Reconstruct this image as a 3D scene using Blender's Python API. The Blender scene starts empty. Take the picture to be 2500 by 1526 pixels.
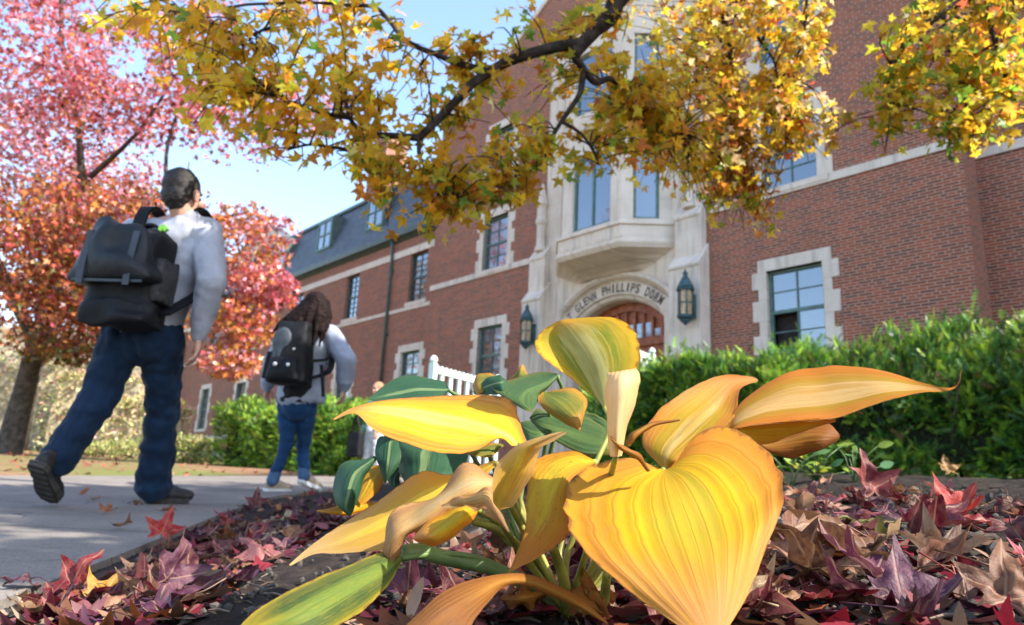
import bpy, bmesh, math, random
import numpy as np
from mathutils import Vector, Matrix, Euler
from mathutils.noise import noise as mnoise, fractal as mfractal
random.seed(7); rng = np.random.default_rng(7)
R = math.radians
sc = bpy.context.scene
COL = sc.collection

# ------------------------------------------------------------------ camera
FPX, PITCH, ROLL, WAZ = 1745.87, R(13.483), R(2.814), R(48.297)
CAM = Vector((0, 0, .30))
FW = Vector((0, math.cos(PITCH), math.sin(PITCH))); _u0 = Vector((0, -math.sin(PITCH), math.cos(PITCH))); _r0 = Vector((1, 0, 0))
RI = _r0 * math.cos(ROLL) + _u0 * math.sin(ROLL); UP = -_r0 * math.sin(ROLL) + _u0 * math.cos(ROLL)
def at(x, y, d):
    """survey helper: the world point seen at photo pixel (x, y) (2500 px wide) at d metres depth"""
    return CAM + (FW + RI * ((x - 1250) / FPX) + UP * ((763 - y) / FPX)) * d
cd = bpy.data.cameras.new('camera'); cam = bpy.data.objects.new('camera', cd); COL.objects.link(cam)
cam.matrix_world = Matrix.Translation(CAM) @ Matrix((RI, UP, -FW)).transposed().to_4x4()
cd.sensor_width = 36; cd.lens = 36 * FPX / 2500; cd.clip_start = .02; cd.clip_end = 3000
cd.dof.use_dof = True; cd.dof.focus_distance = .84; cd.dof.aperture_fstop = 8
sc.camera = cam

# ------------------------------------------------------------------ light
SUN_AZ, SUN_EL = 115, 42
w = bpy.data.worlds.new('World'); sc.world = w; w.use_nodes = True
nt = w.node_tree; nt.nodes.clear()
sky = nt.nodes.new('ShaderNodeTexSky'); sky.sky_type = 'NISHITA'; sky.sun_disc = False
sky.sun_elevation = R(SUN_EL); sky.sun_rotation = R(SUN_AZ); sky.air_density = 1.0; sky.dust_density = .9; sky.ozone_density = 1.0
bg = nt.nodes.new('ShaderNodeBackground'); bg.inputs[1].default_value = .15
wo = nt.nodes.new('ShaderNodeOutputWorld'); nt.links.new(sky.outputs[0], bg.inputs[0]); nt.links.new(bg.outputs[0], wo.inputs[0])
sl = bpy.data.lights.new('sun', 'SUN'); sl.energy = 3.4; sl.angle = R(.5); sl.color = (1, .94, .84)
so = bpy.data.objects.new('sun', sl); COL.objects.link(so)
sdir = Vector((math.sin(R(SUN_AZ)) * math.cos(R(SUN_EL)), math.cos(R(SUN_AZ)) * math.cos(R(SUN_EL)), math.sin(R(SUN_EL))))
so.rotation_euler = sdir.to_track_quat('Z', 'Y').to_euler(); so.location = sdir * 50
sc.view_settings.view_transform = 'Standard'; sc.view_settings.look = 'None'; sc.view_settings.gamma = 1
sc.view_settings.exposure = 1.82
sc.render.engine = 'CYCLES'; sc.cycles.use_denoising = True; sc.cycles.max_bounces = 6; sc.cycles.transparent_max_bounces = 6
sc.cycles.sample_clamp_indirect = 6; sc.cycles.caustics_reflective = False; sc.cycles.caustics_refractive = False

# ------------------------------------------------------------------ object helpers
def tag(o, label=None, cat=None, group=None, kind=None):
    for k, v in (('label', label), ('category', cat), ('group', group), ('kind', kind)):
        if v: o[k] = v
    return o
def empty(name, loc=(0, 0, 0), rz=0.):
    o = bpy.data.objects.new(name, None); COL.objects.link(o); o.location = loc; o.rotation_euler = (0, 0, rz)
    o.empty_display_size = .1
    return o
def link(name, me, mat=None, parent=None):
    o = bpy.data.objects.new(name, me); COL.objects.link(o)
    if mat is not None and len(me.materials) == 0:
        for m in (mat if isinstance(mat, (list, tuple)) else [mat]): me.materials.append(m)
    if parent is not None: o.parent = parent
    return o
class MB:
    def __init__(s): s.v = []; s.f = []; s.c = []; s.uv = []; s.mi = []
    def add(s, vs, fs, col=None, mi=0):
        b = len(s.v); s.v += [tuple(p) for p in vs]; s.f += [tuple(i + b for i in f) for f in fs]
        s.mi += [mi] * len(fs)
        if col is not None: s.c += [col] * len(vs)
    def box(s, x0, x1, y0, y1, z0, z1, col=None):
        vs = [(x, y, z) for z in (z0, z1) for y in (y0, y1) for x in (x0, x1)]
        s.add(vs, [(0, 2, 3, 1), (4, 5, 7, 6), (0, 1, 5, 4), (2, 6, 7, 3), (0, 4, 6, 2), (1, 3, 7, 5)], col)
    def prism(s, pts, z0, z1, col=None):
        """plan polygon (counter-clockwise) between heights z0 and z1 (numbers or lists)"""
        n = len(pts); za = z0 if isinstance(z0, (list, tuple)) else [z0] * n; zb = z1 if isinstance(z1, (list, tuple)) else [z1] * n
        vs = [(p[0], p[1], za[i]) for i, p in enumerate(pts)] + [(p[0], p[1], zb[i]) for i, p in enumerate(pts)]
        s.add(vs, [tuple(range(n - 1, -1, -1)), tuple(range(n, 2 * n))] + [(i, (i + 1) % n, n + (i + 1) % n, n + i) for i in range(n)], col)
    def profile(s, pts, x0, x1, col=None):
        """(y, z) outline swept along x"""
        n = len(pts); vs = [(x0, p[0], p[1]) for p in pts] + [(x1, p[0], p[1]) for p in pts]
        s.add(vs, [tuple(range(n - 1, -1, -1)), tuple(range(n, 2 * n))] + [(i, (i + 1) % n, n + (i + 1) % n, n + i) for i in range(n)], col)
    def tube(s, pts, rads, seg=6, col=None, cap=True):
        pts = [Vector(p) for p in pts]; n = len(pts)
        if not isinstance(rads, (list, tuple)): rads = [rads] * n
        vs = []; up = Vector((.13, .21, 1)).normalized(); last = None
        for i, p in enumerate(pts):
            t = (pts[min(i + 1, n - 1)] - pts[max(i - 1, 0)]).normalized()
            a = last - t * last.dot(t) if last is not None else up - t * up.dot(t)
            if a.length < 1e-4: a = Vector((1, 0, 0)) - t * t.x
            a.normalize(); last = a; b = t.cross(a)
            for k in range(seg):
                th = 2 * math.pi * k / seg; vs.append(p + (a * math.cos(th) + b * math.sin(th)) * rads[i])
        fs = [(i * seg + k, i * seg + (k + 1) % seg, (i + 1) * seg + (k + 1) % seg, (i + 1) * seg + k) for i in range(n - 1) for k in range(seg)]
        if cap: fs += [tuple(range(seg - 1, -1, -1)), tuple((n - 1) * seg + k for k in range(seg))]
        s.add(vs, fs, col)
    def lathe(s, prof, c=(0, 0, 0), seg=16, col=None):
        """(radius, z) profile round a vertical axis at c"""
        n = len(prof); vs = []
        for r, z in prof:
            for k in range(seg):
                th = 2 * math.pi * k / seg; vs.append((c[0] + r * math.cos(th), c[1] + r * math.sin(th), c[2] + z))
        s.add(vs, [(i * seg + k, i * seg + (k + 1) % seg, (i + 1) * seg + (k + 1) % seg, (i + 1) * seg + k) for i in range(n - 1) for k in range(seg)]
              + [tuple(range(seg - 1, -1, -1)), tuple((n - 1) * seg + k for k in range(seg))], col)
    def panel(s, P0, P1, z0, z1, holes=(), depth=.2):
        """vertical wall from plan point P0 to P1 with rectangular openings (s0, s1, z0, z1) and their reveals; its outside is to the right of P0->P1"""
        P0 = Vector(P0); P1 = Vector(P1); L = (P1 - P0).length; d = (P1 - P0) / L; inn = Vector((-d.y, d.x))
        ss = sorted({0, L} | {h[0] for h in holes} | {h[1] for h in holes}); zs = sorted({z0, z1} | {h[2] for h in holes} | {h[3] for h in holes})
        def P(a, z, k=0.): q = P0 + d * a + inn * k; return (q.x, q.y, z)
        for a, b in zip(ss, ss[1:]):
            for e, f in zip(zs, zs[1:]):
                m = ((a + b) / 2, (e + f) / 2)
                if any(h[0] < m[0] < h[1] and h[2] < m[1] < h[3] for h in holes): continue
                s.add([P(a, e), P(b, e), P(b, f), P(a, f)], [(0, 1, 2, 3)])
        for h in holes:
            a, b, e, f = h
            for q in (((a, e), (a, f)), ((a, f), (b, f)), ((b, f), (b, e)), ((b, e), (a, e))):
                (p, r), (t, v) = q; s.add([P(p, r), P(t, v), P(t, v, depth), P(p, r, depth)], [(0, 1, 2, 3)])
    def mesh(s, name, smooth=False):
        me = bpy.data.meshes.new(name); me.from_pydata(s.v, [], s.f)
        if s.c and len(s.c) == len(s.v):
            a = me.color_attributes.new('tint', 'FLOAT_COLOR', 'POINT'); a.data.foreach_set('color', np.array([(*c, 1.) for c in s.c], dtype=np.float32).ravel())
        if s.uv and len(s.uv) == len(s.v):
            u = me.uv_layers.new(name='UVMap'); idx = np.empty(len(me.loops), dtype=np.int32); me.loops.foreach_get('vertex_index', idx)
            u.data.foreach_set('uv', np.array(s.uv, dtype=np.float32)[idx].ravel())
        if smooth: me.polygons.foreach_set('use_smooth', [True] * len(me.polygons))
        me.update(); return me
    def build(s, name, mat, parent=None, smooth=False, bevel=0):
        me = s.mesh(name, smooth); o = link(name, me, mat, parent)
        if bevel:
            m = o.modifiers.new('bevel', 'BEVEL'); m.width = bevel; m.segments = 2; m.limit_method = 'ANGLE'
        return o
def bake(o):
    """apply the modifiers of o into its mesh"""
    dg = bpy.context.evaluated_depsgraph_get(); me = bpy.data.meshes.new_from_object(o.evaluated_get(dg)); o.modifiers.clear(); old = o.data; o.data = me
    bpy.data.meshes.remove(old); return o
def crom(P, n):
    """Catmull-Rom through the points P (arrays), n samples"""
    P = np.array(P, float); m = len(P); Q = np.vstack([2 * P[0] - P[1], P, 2 * P[-1] - P[-2]]); t = np.linspace(0, m - 1, n); i = np.minimum(t.astype(int), m - 2); f = (t - i)[:, None]
    a, b, c, d = Q[i], Q[i + 1], Q[i + 2], Q[i + 3]
    return .5 * (2 * b + (c - a) * f + (2 * a - 5 * b + 4 * c - d) * f ** 2 + (3 * b - a - 3 * c + d) * f ** 3)

# ------------------------------------------------------------------ material helpers
class NT:
    def __init__(s, name):
        s.m = bpy.data.materials.new(name); s.m.use_nodes = True; s.t = s.m.node_tree; s.t.nodes.clear(); s.out = s.n('ShaderNodeOutputMaterial')
    def n(s, typ, **kw):
        nd = s.t.nodes.new(typ)
        for k, v in kw.items(): setattr(nd, k, v)
        return nd
    def put(s, sock, v):
        if isinstance(v, bpy.types.NodeSocket): s.t.links.new(v, sock)
        elif isinstance(v, (tuple, list)) and len(v) == 3 and sock.type == 'RGBA': sock.default_value = (*v, 1)
        else: sock.default_value = v
    def math(s, op, a, b=0., c=None):
        nd = s.n('ShaderNodeMath', operation=op); s.put(nd.inputs[0], a); s.put(nd.inputs[1], b)
        if c is not None: s.put(nd.inputs[2], c)
        return nd.outputs[0]
    def mix(s, f, a, b, bt='MIX'):
        nd = s.n('ShaderNodeMix', data_type='RGBA', blend_type=bt); s.put(nd.inputs[0], f); s.put(nd.inputs[6], a); s.put(nd.inputs[7], b); return nd.outputs[2]
    def noise(s, vec=None, scale=5., detail=3., rough=.5, out=0):
        nd = s.n('ShaderNodeTexNoise'); s.put(nd.inputs['Scale'], scale); s.put(nd.inputs['Detail'], detail); s.put(nd.inputs['Roughness'], rough)
        if vec is not None: s.put(nd.inputs['Vector'], vec)
        return nd.outputs[out]
    def step(s, v, a, b):
        nd = s.n('ShaderNodeMapRange', interpolation_type='SMOOTHSTEP'); s.put(nd.inputs[0], v); s.put(nd.inputs[1], a); s.put(nd.inputs[2], b); return nd.outputs[0]
    def coord(s, w='Object'): return s.n('ShaderNodeTexCoord').outputs[w]
    def sep(s, v): nd = s.n('ShaderNodeSeparateXYZ'); s.put(nd.inputs[0], v); return nd.outputs
    def comb(s, x, y, z=0.): nd = s.n('ShaderNodeCombineXYZ'); s.put(nd.inputs[0], x); s.put(nd.inputs[1], y); s.put(nd.inputs[2], z); return nd.outputs[0]
    def bump(s, h, strength=.3, dist=.01): nd = s.n('ShaderNodeBump'); s.put(nd.inputs['Strength'], strength); s.put(nd.inputs['Distance'], dist); s.put(nd.inputs['Height'], h); return nd.outputs[0]
    def pbr(s, col, rough=.7, normal=None, **kw):
        nd = s.n('ShaderNodeBsdfPrincipled'); s.put(nd.inputs['Base Color'], col); s.put(nd.inputs['Roughness'], rough)
        if normal is not None: s.put(nd.inputs['Normal'], normal)
        for k, v in kw.items(): s.put(nd.inputs[k.replace('_', ' ')], v)
        return nd.outputs[0]
    def mixs(s, f, a, b): nd = s.n('ShaderNodeMixShader'); s.put(nd.inputs[0], f); s.put(nd.inputs[1], a); s.put(nd.inputs[2], b); return nd.outputs[0]
    def trans(s, col): nd = s.n('ShaderNodeBsdfTranslucent'); s.put(nd.inputs[0], col); return nd.outputs[0]
    def done(s, sh): s.t.links.new(sh, s.out.inputs[0]); return s.m
def plain(name, col, rough=.6, var=.25, scale=6., bump=0., bscale=40., spec=.4, metal=0.):
    t = NT(name); c = t.coord(); f = t.noise(c, scale, 4)
    dark = tuple(x * (1 - var) for x in col); lite = tuple(min(1, x * (1 + var)) for x in col)
    base = t.mix(t.step(f, .3, .7), dark, lite)
    nr = t.bump(t.noise(c, bscale, 3), bump, .01) if bump else None
    return t.done(t.pbr(base, rough, nr, Specular_IOR_Level=spec, Metallic=metal))
def leafmat(name, attr='tint', trans=.4, rough=.45, gain=1.3, spec=.4):
    """thin leaves: reflect their own tint and let some light through"""
    t = NT(name); a = t.n('ShaderNodeAttribute', attribute_name=attr); c = a.outputs['Color']
    n = t.noise(t.coord(), 30., 2); c = t.mix(t.step(n, .3, .7), t.mix(1., c, (.75, .75, .75), 'MULTIPLY'), c)
    return t.done(t.mixs(trans, t.pbr(c, rough, Specular_IOR_Level=spec), t.trans(t.mix(1., c, (gain, gain, gain), 'MULTIPLY'))))

# ------------------------------------------------------------------ ground
PATH_R = [(-3, -.9), (0, -.9), (1.3, -.9), (2., -1.03), (3.5, -1.33), (5.2, -1.62), (7.5, -1.6), (9.5, -.4), (11.3, 1.3), (16.5, 6.)]
PATH_L = [(-3, -6.5), (3.5, -5.3), (6.2, -4.4), (8.2, -3.8), (10.3, -3.2), (12.8, -2.2), (15., -.2), (19., 3.5)]
def path_edge(y): return np.interp(y, [p[0] for p in PATH_R], [p[1] for p in PATH_R])
def path_left(y): return np.interp(y, [p[0] for p in PATH_L], [p[1] for p in PATH_L])
def vnoise(x, y, f, seed=0):
    x = np.asarray(x) * f + seed * 17.3; y = np.asarray(y) * f + seed * 5.7; xi = np.floor(x).astype(np.int64); yi = np.floor(y).astype(np.int64); fx = x - xi; fy = y - yi
    h = lambda a, b: (((a * 374761393 + b * 668265263 + seed * 974711) ^ ((a * 374761393 + b * 668265263) >> 13)) * 1274126177 & 0xffff) / 65535.
    sx = fx * fx * (3 - 2 * fx); sy = fy * fy * (3 - 2 * fy)
    return (h(xi, yi) * (1 - sx) + h(xi + 1, yi) * sx) * (1 - sy) + (h(xi, yi + 1) * (1 - sx) + h(xi + 1, yi + 1) * sx) * sy - .5
def bed(x, y):
    """smooth height of the ground: a gentle rise away from the camera, a raised soil bed right of the path"""
    x = np.asarray(x, float); y = np.asarray(y, float)
    s = x - path_edge(y); h = np.interp(s, [0, .25, .5, .75, 1.3, 1.5, 2.4, 4.4, 7], [-.005, .02, .07, .115, .185, .22, .32, .36, .36])
    h = h * np.interp(y, [-2, .6, 1.1, 9, 14], [.85, .85, 1, 1, .6])
    g = .0235 * np.clip(y, -20, 120)
    on = (s <= 0) & (x >= path_left(y)) & (y < 19); off = (x < path_left(y))
    return g + np.where(s > 0, h, np.where(off, -.012, -.03)) + np.where(off, .06 * np.clip((path_left(y) - x - .1) * .5, 0, 1), 0)
def rough_h(x, y):
    s = np.asarray(x) - path_edge(y); k = np.clip(s * 4, 0, 1)
    return k * (vnoise(x, y, 9, 1) * .02 + vnoise(x, y, 31, 2) * .011 + vnoise(x, y, 80, 3) * .006 + vnoise(x, y, 170, 4) * .003)
def ground_z(x, y): return float(bed(x, y) + rough_h(x, y))
ang = np.concatenate([np.linspace(-50, 62, 420), np.linspace(63, 309, 90)[0:]]) * math.pi / 180
rad = np.concatenate([[0.02], np.geomspace(.3, 9, 300), np.geomspace(9.4, 900, 90)])
A, RR = np.meshgrid(ang, rad); X = RR * np.sin(A); Y = RR * np.cos(A); Z = bed(X, Y) + rough_h(X, Y)
na, nr_ = len(ang), len(rad)
i, j = np.meshgrid(np.arange(nr_ - 1), np.arange(na), indexing='ij'); jn = (j + 1) % na
F = np.stack([i * na + j, (i + 1) * na + j, (i + 1) * na + jn, i * na + jn], -1).reshape(-1, 4)
gme = bpy.data.meshes.new('ground'); gme.from_pydata(np.stack([X, Y, Z], -1).reshape(-1, 3).tolist(), [], F[:, ::-1].tolist()); gme.polygons.foreach_set('use_smooth', [True] * len(gme.polygons))
t = NT('soil'); c = t.coord(); n1 = t.noise(c, 14., 6, .65); n2 = t.noise(c, 90., 4, .6)
soil = t.mix(t.step(n1, .35, .7), (.012, .009, .007), (.040, .029, .022)); soil = t.mix(t.step(n2, .62, .75), soil, (.10, .075, .058))
far = t.mix(t.step(t.noise(c, 3., 5, .7), .35, .65), (.16, .09, .045), (.30, .17, .10)); far = t.mix(t.step(t.noise(c, .4, 4), .4, .6), far, (.14, .15, .04))
d = t.sep(c); fx = t.math('SUBTRACT', -3.0, d[0]); fy = t.math('SUBTRACT', d[1], 14.)
soil = t.mix(t.step(t.math('MAXIMUM', fx, fy), .2, 1.2), soil, far)
gm = t.done(t.pbr(soil, .95, t.bump(t.math('ADD', n1, n2), .6, .012), Specular_IOR_Level=.2))
tag(link('ground', gme, gm), kind='structure')
mb = MB(); ys = np.linspace(-3, 19, 120); k = 24
for yy in ys:
    a = float(path_left(yy)); b = float(path_edge(yy))
    for q in range(k + 1): mb.v.append((a + (b - a) * q / k, yy, .0235 * yy + .012))
for r_ in range(len(ys) - 1):
    for q in range(k): mb.f.append((r_ * (k + 1) + q, r_ * (k + 1) + q + 1, (r_ + 1) * (k + 1) + q + 1, (r_ + 1) * (k + 1) + q))
for e in (0, k):
    for r_ in range(len(ys) - 1):
        p, q = mb.v[r_ * (k + 1) + e], mb.v[(r_ + 1) * (k + 1) + e]; mb.add([p, q, (q[0], q[1], q[2] - .1), (p[0], p[1], p[2] - .1)], [(0, 1, 2, 3)])
t = NT('concrete'); c = t.coord(); n1 = t.noise(c, 2.2, 5, .6); n2 = t.noise(c, 160., 3, .7)
pc = t.mix(t.step(n1, .3, .7), (.15, .13, .112), (.22, .19, .165)); pc = t.mix(t.math('MULTIPLY', t.step(n2, .5, .7), .7), pc, (.34, .30, .265)); pc = t.mix(t.math('MULTIPLY', t.step(t.noise(c, 75., 3, .7), .56, .66), .8), pc, (.09, .08, .075)); st_ = t.noise(c, 7., 5, .7); pc = t.mix(t.math('MULTIPLY', t.step(st_, .56, .7), .5), pc, (.14, .12, .105))
d = t.sep(c); j1 = t.math('ABSOLUTE', t.math('SUBTRACT', t.math('FRACT', t.math('DIVIDE', t.math('ADD', d[1], .35), 1.5)), .5)); groove = t.step(j1, .494, .498)
ck = t.noise(t.mix(.12, c, t.noise(c, 3., 4, .6, 1)), 1.1, 2, .5); crack = t.math('MULTIPLY', t.step(t.math('ABSOLUTE', t.math('SUBTRACT', ck, .5)), .0028, .0006), .7); pc = t.mix(crack, pc, (.05, .045, .04)); pc = t.mix(groove, pc, (.06, .055, .05))
pm = t.done(t.pbr(pc, .85, t.bump(t.math('SUBTRACT', n2, groove), .35, .006), Specular_IOR_Level=.3))
tag(mb.build('path', pm), kind='structure')

# ------------------------------------------------------------------ the brick building (local x along its front, y into it, z up)
def brick_mat(name, red=(.34, .074, .034), dk=(.13, .042, .030)):
    t = NT(name); c = t.coord(); s = t.sep(c); CH = .0566
    v = t.comb(t.math('SUBTRACT', s[0], s[1]), s[2])
    def bt(wd):
        b = t.n('ShaderNodeTexBrick', offset=.5, offset_frequency=2); t.put(b.inputs['Vector'], v); t.put(b.inputs['Scale'], 1.); t.put(b.inputs['Brick Width'], wd); t.put(b.inputs['Row Height'], CH)
        t.put(b.inputs['Mortar Size'], .0115); t.put(b.inputs['Mortar Smooth'], .15); t.put(b.inputs['Color1'], (0, 0, 0)); t.put(b.inputs['Color2'], (1, 1, 1)); t.put(b.inputs['Mortar'], (.5, .5, .5)); return b
    a, b = bt(.254), bt(.127)
    row = t.math('LESS_THAN', t.math('MODULO', t.math('ADD', t.math('FLOOR', t.math('DIVIDE', s[2], CH)), 600.), 6.), .5)
    tone = t.mix(row, a.outputs[0], b.outputs[0]); mort = t.mix(row, a.outputs[1], b.outputs[1])
    r = t.n('ShaderNodeValToRGB'); t.t.links.new(tone, r.inputs[0]); e = r.color_ramp.elements
    e[0].position = 0; e[0].color = (.07, .040, .042, 1); e[1].position = 1; e[1].color = (red[0] * 1.25, red[1] * 1.15, red[2] * 1.05, 1)
    for p, cc in ((.14, (.085, .045, .044)), (.22, dk), (.5, (.25, .056, .029)), (.7, red)):
        q = e.new(p); q.color = (*cc, 1)
    n1 = t.noise(c, 1.1, 5, .6); n2 = t.noise(c, 55., 3)
    col = t.mix(.35, r.outputs[0], t.mix(t.step(n2, .3, .7), (.12, .035, .025), red))
    col = t.mix(t.step(mort, .35, .65), col, t.mix(t.step(n2, .3, .7), (.36, .23, .165), (.46, .30, .22)))
    col = t.mix(t.math('MULTIPLY', t.step(n1, .45, .75), .28), col, (.20, .095, .065))
    return t.done(t.pbr(col, .9, t.bump(t.math('SUBTRACT', t.math('MULTIPLY', n2, .25), mort), .55, .006), Specular_IOR_Level=.25))
M = {}
M['brick'] = brick_mat('red_brick')
def stone_mat():
    t = NT('limestone'); c = t.coord(); s = t.sep(c); n1 = t.noise(c, 1.6, 5, .6); n2 = t.noise(c, 45., 4, .6)
    col = t.mix(t.step(n1, .3, .72), (.66, .56, .455), (.78, .68, .57))
    st = t.noise(t.comb(t.math('MULTIPLY', t.math('SUBTRACT', s[0], s[1]), 7.), t.math('MULTIPLY', s[2], .7)), 1., 4)
    col = t.mix(t.math('MULTIPLY', t.step(st, .50, .72), .6), col, (.36, .31, .26)); col = t.mix(t.math('MULTIPLY', t.step(n2, .45, .7), .25), col, (.40, .36, .31))
    b = t.n('ShaderNodeTexBrick', offset=.5); t.put(b.inputs['Vector'], t.comb(t.math('SUBTRACT', s[0], s[1]), s[2])); t.put(b.inputs['Scale'], 1.); t.put(b.inputs['Brick Width'], .92); t.put(b.inputs['Row Height'], .46); t.put(b.inputs['Mortar Size'], .004)
    col = t.mix(t.math('MULTIPLY', b.outputs[1], .45), col, (.33, .29, .25))
    return t.done(t.pbr(col, .85, t.bump(t.math('SUBTRACT', n2, b.outputs[1]), .25, .005), Specular_IOR_Level=.25))
M['stone'] = stone_mat()
M['green'] = plain('green_paint', (.10, .18, .155), .5, .2, 8., .1)
M['dgreen'] = plain('dark_green_metal', (.055, .085, .075), .45, .25, 5., .1)
M['wood'] = plain('door_wood', (.30, .085, .03), .45, .35, 9., .1, 30)
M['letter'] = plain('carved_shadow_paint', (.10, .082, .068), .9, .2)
M['copper'] = plain('verdigris_copper', (.035, .085, .095), .5, .5, 14., .2, 60)
t = NT('lantern_glass'); M['amber'] = t.done(t.pbr(t.mix(t.step(t.noise(t.coord(), 25., 3), .35, .65), (.30, .20, .10), (.55, .40, .22)), .25, Specular_IOR_Level=.6))
t = NT('window_glass'); gl = t.n('ShaderNodeBsdfGlossy'); t.put(gl.inputs[0], (.85, .9, .95)); t.put(gl.inputs['Roughness'], .04); t.put(gl.inputs['Normal'], t.bump(t.noise(t.coord(), 2.3, 2), .04, .05))
M['glass'] = t.done(t.mixs(.23, t.pbr((.02, .026, .028), .2), gl.outputs[0]))
t = NT('slate'); c = t.coord(); s = t.sep(c); b = t.n('ShaderNodeTexBrick', offset=.5); t.put(b.inputs['Vector'], t.comb(s[0], s[2])); t.put(b.inputs['Scale'], 1.); t.put(b.inputs['Brick Width'], .26); t.put(b.inputs['Row Height'], .16); t.put(b.inputs['Mortar Size'], .006)
t.put(b.inputs['Color1'], (.045, .062, .085)); t.put(b.inputs['Color2'], (.095, .115, .14)); t.put(b.inputs['Mortar'], (.02, .025, .035))
M['slate'] = t.done(t.pbr(t.mix(.35, b.outputs[0], t.mix(t.noise(c, 1.5, 4), (.05, .06, .08), (.12, .14, .16))), .6, t.bump(b.outputs[1], .5, .01)))
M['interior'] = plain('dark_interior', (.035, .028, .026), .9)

U0 = -11.
WD = Vector((math.cos(WAZ), -math.sin(WAZ), 0)); WN = Vector((math.sin(WAZ), math.cos(WAZ), 0))
def wpt(u, n, z=0.): return WD * u + WN * n + Vector((0, 0, z))
bld = empty('brick_building', wpt(U0, 13.), -WAZ)
tag(bld, 'red brick hall with limestone entrance bay, arched doorway and slate roofed wing', 'building')
L = lambda u, n: (u - U0, n - 13.)      # survey coordinates (along the wall, distance from the camera) -> building coordinates

def window(u0, u1, z0, z1, n, cols=2, rows=2, double=True, stone=None, parent=bld, name='window', open_left=False, wood='green', depth=.13, fw=.055):
    """sash window filling the opening; stone = 'quoin' | 'sill' | None. the frame is the part, pane and stone are its sub-parts"""
    x0, x1 = u0 - U0, u1 - U0; y = n - 13 + depth; f = MB(); W = fw
    f.box(x0, x0 + W, y - .03, y + .05, z0, z1); f.box(x1 - W, x1, y - .03, y + .05, z0, z1)
    f.box(x0 + W, x1 - W, y - .028, y + .05, z1 - W, z1); f.box(x0 + W, x1 - W, y - .028, y + .05, z0, z0 + W)
    if double:
        zm = (z0 + z1) / 2; f.box(x0 + W, x1 - W, y - .02, y + .04, zm - .035, zm + .035)
        spans = [(z0 + W, zm - .035), (zm + .035, z1 - W)]
    else: spans = [(z0 + W, z1 - W)]
    for a, b in spans:
        for q in range(1, cols):
            xm = x0 + W + (x1 - x0 - 2 * W) * q / cols; ww = .014 if double else .025; f.box(xm - ww, xm + ww, y - .012, y + .03, a, b)
        for q in range(1, rows):
            zm_ = a + (b - a) * q / rows; f.box(x0 + W, x1 - W, y - .009, y + .028, zm_ - .011, zm_ + .011)
    fo = f.build(name, M[wood], parent)
    g = MB(); gx0 = x0
    if open_left:
        xm = (x0 + x1) / 2; zm = (z0 + z1) / 2; g.box(x0 + .02, x1 - .02, y + .012, y + .02, zm, z1 - .02); g.box(xm, x1 - .02, y + .012, y + .02, z0 + .02, zm)
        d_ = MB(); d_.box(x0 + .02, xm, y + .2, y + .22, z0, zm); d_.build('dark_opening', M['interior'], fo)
    else: g.box(x0 + .02, x1 - .02, y + .012, y + .02, z0 + .02, z1 - .02)
    g.build('pane', M['glass'], fo)
    if stone:
        s = MB(); pr = n - 13 - .018; yb = y - .035
        if stone == 'quoin':
            lw = .18; s.box(x0 - lw, x1 + lw, pr, yb, z1, z1 + .25); s.box(x0 - .22, x1 + .22, pr - .03, yb, z0 - .13, z0)
            zz = z0; seq = [.36, .28, .40, .24, .30, .36, .30]; kk = 0
            while zz < z1 - 1e-3:
                h = min(seq[kk % 7] * (z1 - z0) / 1.62, z1 - zz); ww = .31 if kk % 2 == 0 else .175
                if z1 - zz - h < .1: h = z1 - zz
                s.box(x0 - ww, x0, pr, yb, zz, zz + h); s.box(x1, x1 + ww, pr, yb, zz, zz + h); zz += h; kk += 1
        else: s.box(x0 - .1, x1 + .1, pr - .03, yb, z0 - .14, z0)
        s.build('stone_surround', M['stone'], fo, bevel=.006)
    return fo

# walls -------------------------------------------------------------
Z1F, Z1T, Z2F, Z2T = 3.03, 4.72, 6.46, 8.1
cen = [(-6.93, -5.785, Z1F, Z1T, True), (-6.93, -5.785, Z2F, Z2T, False), (-16.05, -14.97, Z1F, Z1T, False), (-16.05, -14.95, Z2F, Z2T, False), (-15.9, -14.9, 9.3, 11., False), (-6.9, -5.8, 9.3, 11., False)]
ENT = (-13.1, -8.8)
mb = MB()
a0, a1 = -18.62, -3.30
holes = [(h[0] - a0, h[1] - a0, h[2], h[3]) for h in cen] + [(ENT[0] - a0, ENT[1] - a0, -.5, 5.6)]
mb.panel(L(a0, 13), L(a1, 13), -.6, 12.2, holes, .16)
gab = [(-18.62, 12.2), (-3.30, 12.2), (-3.30, 12.4), (-4.6, 12.6), (-5.3, 13.3), (-6.9, 14.3), (-9.2, 15.2), (-10.9, 16.2), (-12.6, 15.2), (-14.0, 14.3), (-15.1, 13.6), (-16.4, 12.6), (-18.62, 12.4)]
mb.add([(p[0] - U0, 0, p[1]) for p in gab], [tuple(range(len(gab)))])
mb.add([(p[0] - U0, .45, p[1]) for p in gab], [tuple(range(len(gab) - 1, -1, -1))])
mb.panel(L(a0, 24), L(a0, 13), -.6, 12.2); mb.panel(L(a1, 13), L(a1, 24), -.6, 12.2); mb.panel(L(a1, 24), L(a0, 24), -.6, 12.2)
mb.build('wall', M['brick'], bld)
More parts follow.
